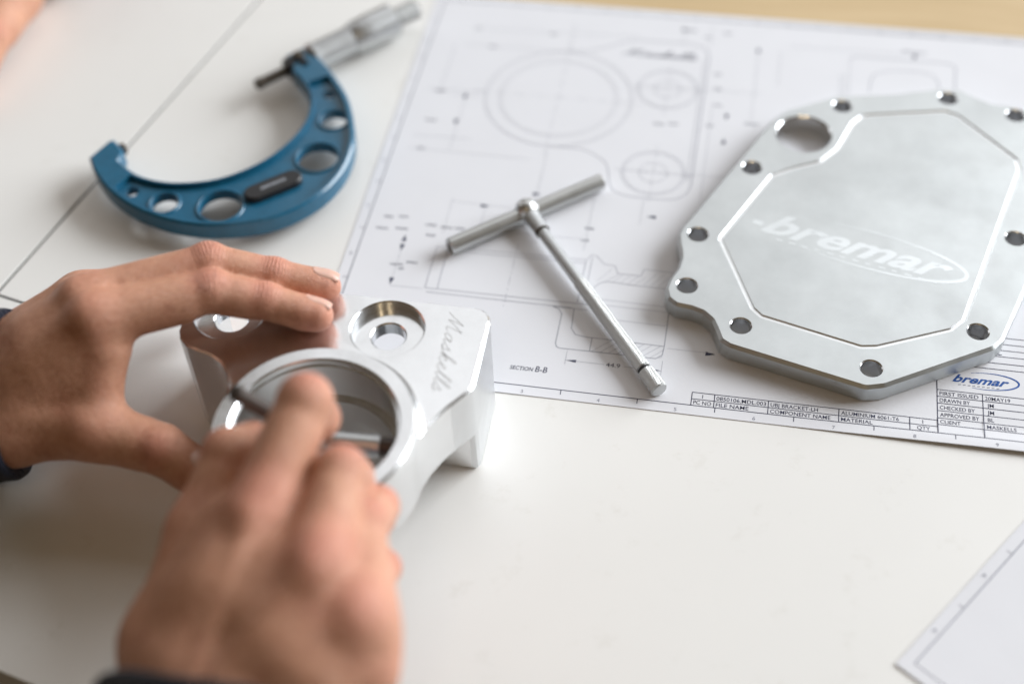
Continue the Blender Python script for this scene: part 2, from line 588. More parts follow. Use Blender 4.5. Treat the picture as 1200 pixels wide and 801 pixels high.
def text_mesh(s, size, width=None, shear=0., bold=0., spacing=1., align='LEFT'):
    """outline text as (verts2d, faces) with its lower left at 0,0, in mm"""
    c = bpy.data.curves.new("t", 'FONT')
    c.body = s; c.size = size; c.shear = shear; c.offset = bold; c.space_character = spacing
    c.resolution_u = 3; c.fill_mode = 'FRONT'
    o = bpy.data.objects.new("t", c); COL.objects.link(o)
    dg = bpy.context.evaluated_depsgraph_get(); dg.update()
    me = bpy.data.meshes.new_from_object(o.evaluated_get(dg))
    V = [(v.co.x, v.co.y) for v in me.vertices]; F = [tuple(p.vertices) for p in me.polygons]
    bpy.data.objects.remove(o); bpy.data.curves.remove(c); bpy.data.meshes.remove(me)
    if V:
        x0 = min(v[0] for v in V); x1 = max(v[0] for v in V)
        k = (width/(x1-x0)) if width else 1.
        V = [((v[0]-x0)*k, v[1]) for v in V]
        if align == 'CENTER':
            w = (x1-x0)*k; V = [(v[0]-w/2, v[1]) for v in V]
    return V, F

def print_text(s, x, y, cap, parent, mat, zf, width=None, ang=0., shear=0., bold=0., name="printed_text", align='LEFT', lift=.06, spacing=1.):
    V, F = text_mesh(s, cap/.70, width, shear, bold, spacing, align)
    ca, sa = math.cos(rad(ang)), math.sin(rad(ang))
    W = [(x+vx*ca-vy*sa, y+vx*sa+vy*ca) for vx, vy in V]
    me = bpy.data.meshes.new(name)
    me.from_pydata([(a*S, b*S, (zf(a, b)+lift)*S) for a, b in W], [], F)
    me.materials.append(mat)
    o = bpy.data.objects.new(name, me); COL.objects.link(o)
    o.parent = parent; o.matrix_parent_inverse = parent.matrix_basis.inverted()
    return o

# cursive lettering drawn as strokes; x runs along the word, unit = x-height
SCRIPT = {
    'M': ([[(0, -.1), (.25, .5), (.62, 1.75), (.68, 1.9), (.66, 1.2), (.72, .1), (.95, .8), (1.32, 1.75), (1.42, 1.9), (1.38, 1.1), (1.42, .15), (1.6, 0), (1.85, .25)]], 1.9),
    'a': ([[(.75, .8), (.55, 1.0), (.25, .75), (.15, .3), (.3, .02), (.55, .25), (.78, .95), (.72, .3), (.85, .02), (1.1, .3)]], 1.05),
    's': ([[(0, .2), (.35, .7), (.5, 1.05), (.55, .6), (.62, .25), (.4, 0), (.15, .1), (.4, .0), (.7, .1), (.9, .3)]], .85),
    'k': ([[(0, .2), (.35, 1.0), (.6, 1.9), (.45, 2.0), (.3, 1.2), (.2, 0), (.35, .7), (.65, .95), (.7, .7), (.35, .5), (.6, .1), (.8, 0), (1.0, .3)]], .95),
    'e': ([[(0, .25), (.4, .5), (.55, .85), (.38, 1.0), (.2, .6), (.3, .1), (.55, .0), (.85, .3)]], .8),
    'l': ([[(0, .2), (.35, .9), (.6, 1.8), (.48, 2.0), (.3, 1.3), (.25, .3), (.4, 0), (.65, .25)]], .6),
}
def script_strokes(word, xh, slant=.35):
    out = []; x = 0
    for ch in word:
        st, adv = SCRIPT[ch]
        for s in st:
            out.append([((x+p[0]+p[1]*slant)*xh, p[1]*xh) for p in spline(s, 4)])
        x += adv
    return out, x*xh

sheetA = thing("drawing_sheet", (200, 140, 0), "large printed engineering drawing lying under the T-handled gauge and the cover plate", "drawing")
V, F = sheet("paper", -5.6, -5.4, 408, 292.4, paper_z, "")
mesh_obj("paper", V, F, M['paper'], sheetA, 60)

ink = Ink(paper_z)                  # frame and title block
thin = Ink(paper_z, k=.68)                 # thin drawing lines
ink.line([(0, 0), (403, 0), (403, 287), (0, 287)], .42, True)
for k in range(11):
    x = 10.0+35*k
    ink.line([(x, 0), (x, -2.7)], .35); ink.line([(x, 287), (x, 289.7)], .35)
for k in range(8):
    y = 3.5+35*k+17
    ink.line([(0, y), (-2.7, y)], .35)
for k in range(10):
    print_text(str(k+1), 10+35*k+17.5-.6, -4.4, 2.0, sheetA, M['ink_thin'], paper_z, name="zone_number")
    print_text(str(k+1), 10+35*k+17.5-.6, 287.8, 2.0, sheetA, M['ink_thin'], paper_z, name="zone_number")
for k in range(7):
    print_text("ABCDEFG"[k], -3.2, 6+35*k+30, 2.0, sheetA, M['ink_thin'], paper_z, name="zone_letter")
# plan view of the bracket
ink2 = Ink(paper_z)
cx, cy = 81.3, 205.8
thin.circle(cx, cy, 41, .34); thin.circle(cx, cy, 39.6, .16); thin.circle(cx, cy, 33, .2); thin.circle(cx, cy, 31.4, .2)
for hx, hy in ((140.2, 221.0), (140.0, 151.8)):
    thin.circle(hx, hy, 16.6, .4); thin.circle(hx, hy, 15.3, .2); thin.circle(hx, hy, 7.4, .3)
    thin.dash((hx-20, hy), (hx+20, hy)); thin.dash((hx, hy-22), (hx, hy+22))
thin.dash((cx-47, cy), (cx+47, cy)); thin.dash((cx, cy-48), (cx, cy+48))
outl = [(80.2, 246.6), (96.7, 251.2), (106.6, 257.2), (115, 261.5), (124.8, 262.9)]
thin.line(spline(outl, 5) + [(149.2, 263.2), (154.5, 262), (158.6, 258.5), (160.4, 253)], .6)
thin.line([(160.4, 253), (160.4, 145)], .65)
thin.line([(158.2, 250), (158.2, 147)], .35)
thin.line(spline([(160.4, 145), (158.8, 138.5), (154, 133.6), (146.4, 132.2), (137, 132.0), (128.8, 132.4), (122.6, 134.5), (119.7, 137.7), (118.0, 142), (117.1, 147.2), (113.9, 156.5), (104.2, 163.6), (95, 165.2), (82, 164.8)], 4), .55)
st, wdt = script_strokes("Maskells", 2.9)
for s in st:
    ink2.line([(111.5+px*41.5/wdt, 248.6+py) for px, py in s], .55)
thin.build("plan_view_linework", M['ink_thin'], sheetA)
# section view
thin = Ink(paper_z, k=.70)
thin.line([(114.9, 83.8), (116.9, 87.7), (119.6, 86.9), (123.7, 82.1), (129.2, 81.7), (129.8, 80.0), (131.1, 76.7), (142.5, 76.6), (143.3, 80.2), (143.6, 81.4), (158.0, 81.0)], .35)
thin.line(spline([(120.3, 62.1), (121.4, 66.7), (125.4, 70.2), (130.2, 70.5), (138.7, 70.0), (156.5, 69.7)], 4), .4)
thin.line([(103.2, 50.7), (106.4, 49.3), (108.1, 46.4), (108.0, 27.8), (108.7, 25.8), (110.1, 24.9), (125.0, 25.0), (155.5, 25.0), (158.2, 27.5), (158.6, 33.2), (158.3, 81)], .5)
thin.line([(113.4, 51), (114.0, 38.0), (116.3, 34.5), (120.9, 33.5), (135.1, 33.4), (158.6, 33.0)], .45)
thin.line([(124.5, 33.4), (124.5, 25)], .4)
thin.line([(39.2, 82.6), (39.3, 53.8)], .4); thin.line([(44.9, 82.0), (45.4, 54.0)], .4)
thin.line([(39.3, 53.8), (119.5, 54.2)], .5); thin.line([(40.5, 51.2), (112.2, 50.9)], .5)
thin.line([(44, 80.3), (114.5, 81.5)], .35); thin.line([(39.2, 82.6), (114.9, 83.8)], .35)
thin.dash((79.3, 90), (79.5, 47)); thin.line([(114.5, 83), (114.4, 55)], .4); thin.line([(117.3, 86), (117.3, 55)], .3)
thin.line([(120, 58.5), (158, 58.0)], .25); thin.line([(120, 55.0), (158, 54.6)], .25); thin.line([(128, 46.2), (158, 45.9)], .25)
thin.line([(103, 50.7), (120, 50.5)], .4)
for k in range(9):
    x = 125.6+3.9*k
    thin.line([(x, 25.2), (min(x+8.2, 158.3), min(33.2, 25.2+8.2*(min(x+8.2, 158.3)-x)/8.2))], .22)
for k in range(10):
    x = 122+3.7*k
    if not 127 < x < 141: thin.line([(x, 70.6), (x+6.0, 79.4 if x+6 < 129 or x > 141 else 76)], .18)
    else: thin.line([(x, 70.5), (x+4.5, 76.2)], .18)
# the 44.9 dimension
thin.line([(114.2, 24), (114.2, 15.5)], .22); thin.line([(158.8, 24), (158.8, 15.5)], .22)
thin.line([(114.2, 18.0), (132.5, 18.0)], .22); thin.line([(141.0, 18.0), (158.8, 18.0)], .22)
ink2.tri((114.2, 18.0), (-1, 0), 5.0, 1.7); ink2.tri((158.8, 18.0), (1, 0), 5.0, 1.7)
print_text("44.9", 133.2, 16.9, 2.4, sheetA, M['ink'], paper_z, width=6.6)
print_text("SECTION", 89.5, 9.0, 2.3, sheetA, M['ink'], paper_z, width=10.8, shear=.12, bold=.02)
print_text("B-B", 101.3, 9.0, 3.4, sheetA, M['ink'], paper_z, width=5.6, shear=.12, bold=.02)
thin.build("section_view_linework", M['ink_thin'], sheetA)
thin = Ink(paper_z, k=.68)
# long dimension and extension lines, arrowheads and the small blurred figures
for a, b in (((30.3, 155), (30.3, 200)), ((21.8, 55), (21.8, 88)), ((8, 153.5), (74, 153.2)), ((22, 201), (38, 201)), ((58, 83), (58, 116)), ((112.3, 90), (112.3, 128)), ((82.5, 110), (82.5, 160)), ((166, 133), (166, 212)), ((187.5, 200), (187.5, 263)), ((144.6, 264), (144.6, 278)), ((22, 53), (38, 53)), ((160, 32), (182, 32)), ((137.5, 112), (137.5, 132)), ((15, 200), (15, 246)), ((20, 246), (80, 247)), ((40, 116), (82, 115)), ((233.8, 227), (233.8, 247)), ((236, 227), (236, 247)), ((238.6, 227), (238.6, 259)), ((40, 205), (8, 204)), ((40, 165), (8, 164)), ((81, 247), (81, 274)), ((160, 262), (160, 281)), ((124, 222), (192, 224)), ((124, 152), (192, 153.5)), ((30, 262), (120, 266)), ((200, 232), (200, 262)), ((205, 268), (270, 270)), ((40, 92), (40, 118)), ((58, 97), (110, 98))):
    thin.line([a, b], .22)
thin.line([(238.6, 259.5), (240.4, 263.6), (291.9, 264.2), (296.4, 261.0), (295.1, 235)], .6)
thin.line(spline([(249.5, 233), (250.1, 239.6), (252.3, 249.0), (263.9, 253.6), (280.1, 253.8), (286.0, 248.2), (287.8, 236)], 4), .5)
for p, d in (((29.9, 203.5), (0, 1)), ((29.1, 175.5), (0, -1)), ((21.7, 88.5), (0, 1)), ((21.7, 77.0), (0, -1)), ((21.7, 53.6), (0, -1)), ((140.4, 118.6), (-1, 0)), ((147.5, 276.0), (1, 0)), ((174.2, 199.3), (0, -1)), ((174.2, 184), (0, 1)), ((274, 264.8), (0, -1)), ((182.5, 31.4), (1, 0)), ((187.5, 265), (0, 1)), ((85, 127.2), (1, 0)), ((60, 114.8), (1, 0))):
    ink2.tri(p, d, 4.6, 2.6)
for (mx, my), w in (((14.6, 202.8), 5), ((15.2, 177.7), 6), ((14.3, 154.1), 3), ((17.5, 101.3), 4.5), ((10, 100.2), 4.5), ((8.3, 91.6), 5.5), ((18.3, 92.6), 5.5), ((32.8, 97.2), 5), ((34.4, 89.9), 5), ((40.6, 96.4), 4.5), ((47.6, 96.8), 4.5), ((21.5, 67.4), 5.5), ((28.9, 69.7), 5), ((24.5, 65.0), 2), ((85.0, 107.5), 9), ((112.6, 106.0), 4), ((112.1, 97.3), 4), ((138.2, 190.9), 5), ((146.3, 192.0), 5), ((166.0, 193.2), 4), ((187.6, 197.6), 7), ((158.3, 270.3), 4), ((169.1, 275.7), 5), ((147, 275.8), 7), ((166.4, 237.5), 3.6), ((167.5, 224.8), 3.6), ((168.6, 210.9), 3.6), ((270, 272), 5), ((277, 271.6), 6.5), ((37, 246), 4), ((25, 262), 3), ((70, 262), 4)):
    x = mx-w/2
    while x < mx+w/2:                       # figures too small and soft to read: broken strokes
        ww = random.uniform(.7, 1.2)
        ink2.line([(x, my-random.uniform(.5, 1.0)), (x+ww*.5, my+random.uniform(.5, 1.0)), (x+ww, my-random.uniform(.3, 1.0))], .38)
        x += ww+random.uniform(.25, .6)
# parts list along the lower edge
for y in (3.75, 7.6): ink.line([(174.1, y), (282.6, y)], .38)
for x in (174.1, 184.3, 208.4, 239.6, 270.5, 282.6): ink.line([(x, 0), (x, 7.6)], .38)
for s, x, y, w in (("1", 178.8, 4.55, None), ("PC NO", 175.1, .85, 8.0), ("0850106.MDL.003", 185.2, 4.5, 22.2), ("FILE NAME", 185.2, .75, 14.6), ("UBJ BRACKET-LH", 209.4, 4.5, 21.0), ("COMPONENT NAME", 209.4, .75, 26.6), ("ALUMINIUM 6061-T6", 240.6, 4.5, 25.2), ("MATERIAL", 240.6, .75, 13.8), ("1", 276.0, 4.6, None), ("QTY", 273.6, .85, 5.6)):
    print_text(s, x, y, 2.15, sheetA, M['ink'], paper_z, width=w, bold=.012)
for y in (25.5, 21.6, 17.6, 13.3, 9.1, 5.2): ink.line([(282.6, y), (403, y)], .38)
ink.line([(282.6, 0), (282.6, 66)], .42); ink.line([(302.5, 0), (302.5, 25.5)], .38)
for s, x, y, w in (("FIRST ISSUED", 283.7, 22.4, 17.0), ("20MAY19", 303.5, 22.3, 11.0), ("DRAWN BY", 283.7, 18.4, 13.2), ("JM", 304.3, 18.3, 2.9), ("CHECKED BY", 283.7, 14.2, 15.2), ("JM", 304.3, 14.2, 2.9), ("APPROVED BY", 283.7, 10.0, 17.0), ("BL", 304.3, 10.0, 2.7), ("CLIENT", 283.7, 6.0, 8.8), ("MASKELLS", 303.8, 5.9, 12.6)):
    print_text(s, x, y, 2.15, sheetA, M['ink'], paper_z, width=w, bold=.012)
for y in (41.3, 45.0, 49.3, 53.2, 57.0, 61.0): ink.line([(284, y), (403, y)], .38)
ink2.line([(298.2, 46.0), (299.6, 47.6), (301, 46.1)], .5); ink2.line([(301.6, 46), (302.0, 47.8), (303.4, 46.2)], .5)
ink2.line([(306.5, 50.2), (307.4, 52.0), (308.2, 50.2), (309.0, 52), (310.4, 50.4), (312, 50.5)], .5)
ink.build("printed_frame", M['ink'], sheetA)
tag(thin.build("dimension_linework", M['ink_thin'], sheetA), kind="stuff")
tag(ink2.build("printed_marks", M['ink'], sheetA), kind="stuff")
# the maker's logo in the title block
lg = Ink(paper_z, .06)
def ell(cx, cy, a, b, t0, t1, ang, n=60):
    out = []
    for i in range(n+1):
        t = rad(t0+(t1-t0)*i/n)
        x, y = a*math.cos(t), b*math.sin(t)
        out.append((cx+x*math.cos(ang)-y*math.sin(ang), cy+x*math.sin(ang)+y*math.cos(ang)))
    return out
def swoosh(ink, cx, cy, a, b, t0, t1, ang, wmax):
    ink.taper = lambda t: .18+.82*math.sin(math.pi*(.02+.96*t))**1.5
    ink.line(ell(cx, cy, a, b, t0, t1, ang), wmax)
    ink.taper = None
swoosh(lg, 304.6, 33.3, 14.2, 4.9, -118, 118, 0.03, .85)
lg.build("logo_ring", M['ink_blue'], sheetA)
print_text("bremar", 289.4, 31.4, 4.4, sheetA, M['ink_blue'], paper_z, width=25.2, shear=.5, bold=.17, name="logo_lettering", lift=.08, ang=0)
lm = Ink(paper_z, .06)
for k in range(9):
    x = 292.0+2.1*k
    lm.line([(x, 29.7), (x+1.2, 29.9)], .45)
lm.build("logo_small_print", M['ink_thin'], sheetA)

# second sheet in the lower right corner
e1 = (Vector((317.0, -41.7))-Vector((265.9, -115.2))).normalized()
e2 = Vector((e1.y, -e1.x))
o2 = Vector((264.6, -116.5))
def flat_z(x, y):
    d = Vector((x, y))-o2; a, b = d.dot(e1), d.dot(e2)
    return .30 + 0.35*math.exp(-(a/34)**2-(b/26)**2) + .2*math.exp(-((a-70)/24)**2-(b/9)**2)
sheetB = thing("drawing_sheet", (330, -120, 0), "corner of a second drawing sheet with only its border line showing, lower right", "drawing")
ga = np.concatenate([np.linspace(0, 110, 34), np.linspace(125, 420, 12)]); gb = np.concatenate([np.linspace(0, 60, 24), np.linspace(72, 297, 10)])
V, F = [], []
nb = len(gb)
for a in ga:
    for b in gb:
        q = o2+e1*a+e2*b; V.append((q.x, q.y, flat_z(q.x, q.y)))
for i in range(len(ga)-1):
    for k in range(nb-1): F.append((i*nb+k, i*nb+k+1, (i+1)*nb+k+1, (i+1)*nb+k))
n = len(V)
V += [(x, y, z-.14) for x, y, z in V]; F += [tuple(n+k for k in f[::-1]) for f in F]
rim = [i*nb for i in range(len(ga))]+[(len(ga)-1)*nb+k for k in range(1, nb)]+[i*nb+nb-1 for i in range(len(ga)-2, -1, -1)]+[k for k in range(nb-2, 0, -1)]
for k in range(len(rim)):
    a, b = rim[k], rim[(k+1) % len(rim)]; F.append((a, n+a, n+b, b))
mesh_obj("paper", V, F, M['paper'], sheetB, 60)
ib = Ink(flat_z)
pt = lambda a, b: tuple(o2+e1*a+e2*b)
ib.line([pt(5.3, 5.3), pt(400, 5.3)], .5, step=4); ib.line([pt(5.3, 5.3), pt(5.3, 280)], .4, step=4)
for k in range(10):
    a = 5.3+16.5+17.5*k
    if k % 2 == 0: ib.line([pt(a, 1.9), pt(a+1.6, 2.5), pt(a+.4, 3.6)], .5)
    else: ib.line([pt(a, 5.3), pt(a, 2.9)], .35)
ib.build("printed_frame", M['ink_thin'], sheetB)

# ------------------------------------------------------------------ the machined bracket
br = thing("bracket", (29, -60, 0), "machined aluminium bracket with a large bored ring, held by the left hand", "bracket")
RC = (29.0, -81.0)                                            # bore centre
arc = [(RC[0]+41*math.cos(rad(t)), RC[1]+41*math.sin(rad(t))) for t in range(-180, 1, 6)]
up_poly = [(-44, -8.5), (-43.2, -6.8), (-41.2, -5.4), (-38.5, -5)] + [(79, -5), (82.2, -5.7), (84.8, -7.4), (86.4, -10), (87, -13)] + \
    [(87, -47.5), (86.2, -50.3), (83.2, -54.5), (79.5, -59.5), (75.8, -65.5), (72.3, -73)]
lowr = [(-12.1, -76), (-12.3, -69), (-13.6, -62), (-16.2, -56), (-20.5, -51), (-26, -47.8), (-32, -46.2), (-38, -44.2), (-42, -40.5), (-43.8, -36), (-44, -30)]
upper = up_poly + arc[::-1][0:0]
poly = up_poly + arc[::-1] + lowr
V, F = prism(ccw(poly), 25, 56, .9, .9)
body = mesh_obj("body", V, F, M['alu'], br)
leg = [(-43.9, -30), (-43.7, -8.5), (-43.0, -6.9), (-41.1, -5.5), (-38.5, -5.1), (79, -5.1), (82.2, -5.8), (84.7, -7.5), (86.3, -10), (86.9, -13), (86.9, -47), (86.0, -49.0), (83.5, -49.6),
       (-20, -49.6), (-26, -47.7), (-32, -46.1), (-38, -44.1), (-41.9, -40.4), (-43.7, -36)]
V, F = prism(leg, .32, 30, 0, .8)
legs = mesh_obj("c", V, F, M['alu'])
V, F = closed_lathe(RC[0], RC[1], [(0, 50), (46.0, 50), (46.0, 55.6), (43.6, 56.1), (41.9, 57.2), (41.1, 58.6), (40.8, 60.2), (39.9, 61.3), (0, 61.3)], 128)
# keep the fillet of the ring inside the plate outline on the open side
boss = mesh_obj("c", V, F, M['alu'])
clip = mesh_obj("c", *prism(ccw(poly), 45, 70), M['alu'])
boolean(boss, [(clip, 'INTERSECT')])
V, F = closed_lathe(RC[0], RC[1], [(0, -5), (31.0, -5), (31.0, 37), (33.0, 37.0), (33.0, 57.6), (33.8, 58.0), (33.8, 60.5), (34.6, 61.4), (34.6, 70), (0, 70)], 128)
bore = mesh_obj("c", V, F, M['alu'])
ops = [(legs, 'UNION'), (boss, 'UNION'), (bore, 'DIFFERENCE')]
for hx, hy in ((44.6, -22.6), (-25.4, -22.6)):
    V, F = closed_lathe(hx, hy, [(0, -5), (7.3, -5), (7.3, 50.5), (7.9, 51.1), (15.6, 51.1), (15.6, 55.4), (16.3, 56.1), (16.3, 75), (0, 75)], 96)
    ops.append((mesh_obj("c", V, F, M['alu']), 'DIFFERENCE'))
pk = round_corners([(-36, 10), (-36, -43.5), (79.5, -43.5), (79.5, 10)], [0, 5, 5, 0])
ops.append((mesh_obj("c", *prism(pk, 8.4, 44.6), M['alu']), 'DIFFERENCE'))
boolean(body, ops)
smooth_angle(body, 24)
body.data.materials.append(M['alu_side'])                     # end face made duller and darker to weaken its glow on the table
for pf in body.data.polygons:
    if abs(pf.normal.z) < .3 and pf.center.x > .0805 and pf.normal.x > .2: pf.material_index = len(body.data.materials)-1
# the engraved name along the short edge: flat strokes, groove shade put into their dark colour
eng = Ink(lambda x, y: 56.0, .035)
st, wdt = script_strokes("Maskells", 3.6, .30)
o_, dx, dy = Vector((72.2, -9.5)), Vector((.03, -1)).normalized(), Vector((1, .03)).normalized()
for s in st:
    pts = [o_+dx*(p[0]*43/wdt)+dy*(p[1]-3.2) for p in s]
    eng.line(pts, .30)
eng.build("engraved_lettering", M['alu_dark'], body)

# ------------------------------------------------------------------ the cover plate
pl = thing("cover_plate", (250, 120, 0), "flat aluminium cover plate with bolt holes, a bright groove and an engraved oval logo", "plate")
Z0, Z1 = .42, 10.4
pp = [(158.7, 92.0), (157.7, 97.8), (159.2, 103.5), (198.0, 190.6), (205.5, 200.5), (231.0, 215.7), (262.4, 221.8), (286.3, 229.3), (296.0, 229.6), (304.8, 224.0), (312, 220.2), (323, 219.6), (332, 216.5), (336.5, 208), (336.5, 140), (326.5, 96), (310.9, 51.2), (306.4, 45.0), (258.3, 15.6), (249.9, 13.2), (188.4, 29.2), (184.0, 32.0), (181.6, 38.2), (179.0, 44.0), (174.5, 48.2), (168.9, 50.2), (161.5, 51.2), (157.3, 54.8), (155.6, 61.0), (157.0, 68.0), (159.8, 75.0), (160.7, 81.5), (160.0, 87)]
rr = [2, 2, 5, 8, 8, 8, 8, 6, 6, 4, 4, 4, 6, 8, 15, 15, 7, 7, 7, 7, 5, 4, 3, 3, 3, 3, 4, 4, 4, 4, 4, 3, 3]
pp2 = round_corners(pp, rr, 5)
V, F = prism(pp2, Z0, Z1, 1.5, .6)
plate = mesh_obj("body", V, F, M['alu_plate'], pl)
ops = []
for hx, hy in [(234.4, 206.8), (289.5, 220.7), (323.9, 211.2), (190.3, 151.5), (167.6, 99.2), (165.6, 64.0), (192.6, 42.1), (252.0, 24.9), (299.5, 54.1), (319.2, 117.9)]:
    V, F = closed_lathe(hx, hy, [(0, -5), (4.7, -5), (4.7, Z1-.55), (5.35, Z1+.1), (5.35, Z1+9), (0, Z1+9)], 48)
    ops.append((mesh_obj("c", V, F, M['alu']), 'DIFFERENCE'))
V, F = closed_lathe(215.2, 181.4, [(0, -5), (14.0, -5), (14.0, Z1-.7), (14.8, Z1+.1), (14.8, Z1+9), (0, Z1+9)], 80)
ops.append((mesh_obj("c", V, F, M['alu']), 'DIFFERENCE'))
gr = [(178.6, 97.9), (201.0, 147.0), (210.5, 153.6), (224.8, 160.9), (233.1, 172.0), (240.5, 193.5), (245.6, 200.5), (287.7, 209.8), (294.2, 207.0), (322.6, 176.0), (323.8, 168.6), (293.6, 60.8), (287.7, 53.6), (254.5, 38.2), (247.4, 37.0), (201.5, 49.4), (197.2, 53.8)]
gp = ccw(round_corners(gr, [3, 3, 6, 6, 8, 4, 4, 4, 4, 4, 4, 4, 4, 4, 4, 3, 3], 5))
def groove_cutter(poly):
    n = len(poly)
    prof = [(1.4, Z1+.25), (.6, Z1-.65), (-.6, Z1-.65), (-1.4, Z1+.25)]
    V, F = [], []
    for off, z in prof:
        V += [(p[0], p[1], z) for p in offset_poly(poly, off)]
    m = len(prof)
    for k in range(m):
        for i in range(n):
            j = (i+1) % n; k2 = (k+1) % m
            F.append((k*n+i, k*n+j, k2*n+j, k2*n+i))
    return V, F
ops.append((mesh_obj("c", *groove_cutter(gp), M['alu_bright']), 'DIFFERENCE'))
boolean(plate, ops)
smooth_angle(plate, 22)
# engraved logo: word and sweeping oval
lx = (Vector((286.4, 86.6))-Vector((194.8, 109.2))).normalized()
la = math.atan2(lx.y, lx.x)
zt = lambda x, y: Z1
print_text("bremar", 197.2, 106.4, 14.5, pl, M['alu_logo'], zt, width=93, ang=math.degrees(la), shear=.5, bold=.55, name="engraved_lettering", lift=.04)
sw = Ink(zt, .035)
swoosh(sw, 248.0, 100.6, 49.0, 12.6, -128, 112, la-.01, 2.0)
for k in range(13):
    p = Vector((205.5, 101.2))+lx*(k*6.3)
    sw.line([p, p+lx*random.uniform(2.2, 3.6)], 1.0)
p = Vector((193.6, 112.2)); sw.line([p, p+lx*5], 3.0)
sw.build("engraved_oval", M['alu_logo'], pl)

# ------------------------------------------------------------------ the T-handled telescoping gauge
tg = thing("telescoping_gauge", (81, 108, 0), "T-handled steel telescoping gauge with knurled stem lying on the drawing", "gauge")
hub = Vector((80.6, 108.0, 6.6))
def lathe_obj(name, a, b, prof, mat, parent, n=48, ang=30):
    V, F, UV = lathe(a, b, prof, n)
    return mesh_obj(name, V, F, mat, parent, ang, UV)
ta, tb = Vector((46.6, 78.6, 4.8)), Vector((115.0, 136.6, 4.8))
L = (tb-ta).length
mid = L*.505
lathe_obj("tube", ta, tb, [(0, 2.5), (.0, 3.9), (.5, 4.4), (mid, 4.4)], M['steel'], tg)
lathe_obj("tube", tb, ta, [(0, 2.7), (.0, 3.8), (.5, 4.15), (L-mid+.5, 4.15)], M['steel'], tg)
lathe_obj("plunger_face", ta-(tb-ta).normalized()*.25, tb, [(0, 0.01), (0, 2.0), (.5, 2.6)], M['steel_dark'], tg, 24)
# ball hub
bm = bmesh.new(); bmesh.ops.create_uvsphere(bm, u_segments=40, v_segments=24, radius=6.2)
V = [tuple(v.co+hub) for v in bm.verts]; F = [tuple(v.index for v in f.verts) for f in bm.faces]; bm.free()
mesh_obj("hub", V, F, M['steel'], tg, 180)
se = Vector((159.6, 3.0, 4.35)); sd = (se-hub).normalized(); SL = (se-hub).length
lathe_obj("collar", hub, se, [(3, 4.1), (12, 3.75), (16.6, 3.7), (17.1, 3.3)], M['satin'], tg)
lathe_obj("collar_ring", hub, se, [(16.6, 3.2), (16.7, 3.85), (17.5, 3.85), (17.6, 3.2)], M['steel_dark'], tg)
lathe_obj("stem", hub, se, [(17, 3.05), (56, 3.05), (57, 3.05)], M['satin'], tg)
lathe_obj("knurled_grip", hub, se, [(56.0, 2.7), (56.6, 3.35), (SL-14.8, 3.5), (SL-14.2, 3.0)], M['knurl'], tg, 64)
lathe_obj("grip_groove", hub, se, [(SL-14.6, 2.6), (SL-14.4, 3.1), (SL-12.6, 3.1), (SL-12.5, 2.6)], M['black'], tg)
lkn = lathe_obj("locking_knob", hub, se, [(SL-12.7, 3.1), (SL-12.3, 3.85), (SL-.7, 4.05), (SL-.1, 3.6)], M['knurl'], tg, 64)
lathe_obj("knob_face", hub, se, [(SL-.4, 3.7), (SL, 3.3)], M['steel'], lkn)

# ------------------------------------------------------------------ the outside micrometer
mc = thing("micrometer", (-75, 130, 0), "blue framed outside micrometer lying open on the table", "micrometer")
A = Vector((-140.2, 119.2, 10.5)); E_ = Vector((-10.5, 263.2, 10.5))
ad = (E_-A).normalized(); an = Vector((ad.y, -ad.x, 0))       # an points to the bowed side
outer = [(-151.5, 106.5), (-144.6, 96.4), (-131.2, 83.2), (-112.1, 72.2), (-88.5, 66.0), (-64.5, 67.2), (-41.4, 76.2), (-24.8, 92.9), (-16.4, 113.0), (-15.6, 135.1), (-20.2, 153.1), (-28.6, 172.8), (-40.7, 190.0), (-50.5, 201.7)]
inner = [(-134.6, 106.2), (-121.1, 97.4), (-103.3, 94.6), (-84.6, 98.2), (-70.6, 106.4), (-57.9, 120.0), (-49.6, 137.0), (-46.6, 153.5), (-49.4, 169.6), (-57.0, 182.0), (-65.0, 190.2)]
os_, is_ = spline(outer, 6), spline(inner, 6)
head0 = A+ad*106; head1 = A+ad*122
H = lambda s, o: tuple((A+ad*s+an*o)[:2])
fr_poly = [H(-3.5, -5.0)] + os_ + [H(121.5, 7.5), H(121.5, -6.2), H(107.5, -6.2), H(106.5, 3)] + is_[::-1] + [H(-.6, 7.5), H(-.2, 4.0), H(-.2, -4.6)]
V, F = prism(fr_poly, 5.2, 15.8, 1.2, 1.2)
frame = mesh_obj("frame", V, F, M['blue'], mc)
def ring_between(t0, t1, w0, w1, n=48):
    """band of the bow between two arc parameters; w0, w1 = share of the width kept as rims"""
    a, b = [], []
    for i in range(n+1):
        t = t0+(t1-t0)*i/n
        po = Vector(os_[min(len(os_)-1, int(t*(len(os_)-1)))]); fo = t*(len(os_)-1)-int(t*(len(os_)-1))
        po = po.lerp(Vector(os_[min(len(os_)-1, int(t*(len(os_)-1))+1)]), fo)
        pi = min((Vector(q) for q in is_), key=lambda q: (q-po).length)
        a.append(po); b.append(pi)
    # smooth the nearest inner points
    for _ in range(6):
        b = [b[0]]+[(b[i-1]+b[i]*2+b[i+1])/4 for i in range(1, n)]+[b[-1]]
    A_, B_ = [], []
    for po, pi in zip(a, b):
        d = (pi-po); Lw = d.length; d /= Lw
        A_.append(tuple(po+d*w0)); B_.append(tuple(pi-d*w1))
    return A_, B_
A1, B1 = ring_between(.155, .93, 3.0, 2.6)
pocket = round_corners(A1+B1[::-1], [9]+[0]*47+[9, 9]+[0]*47+[9])
ops = []
V, F = prism(pocket, 13.0, 22); ops.append((mesh_obj("c", V, F, M['blue']), 'DIFFERENCE'))
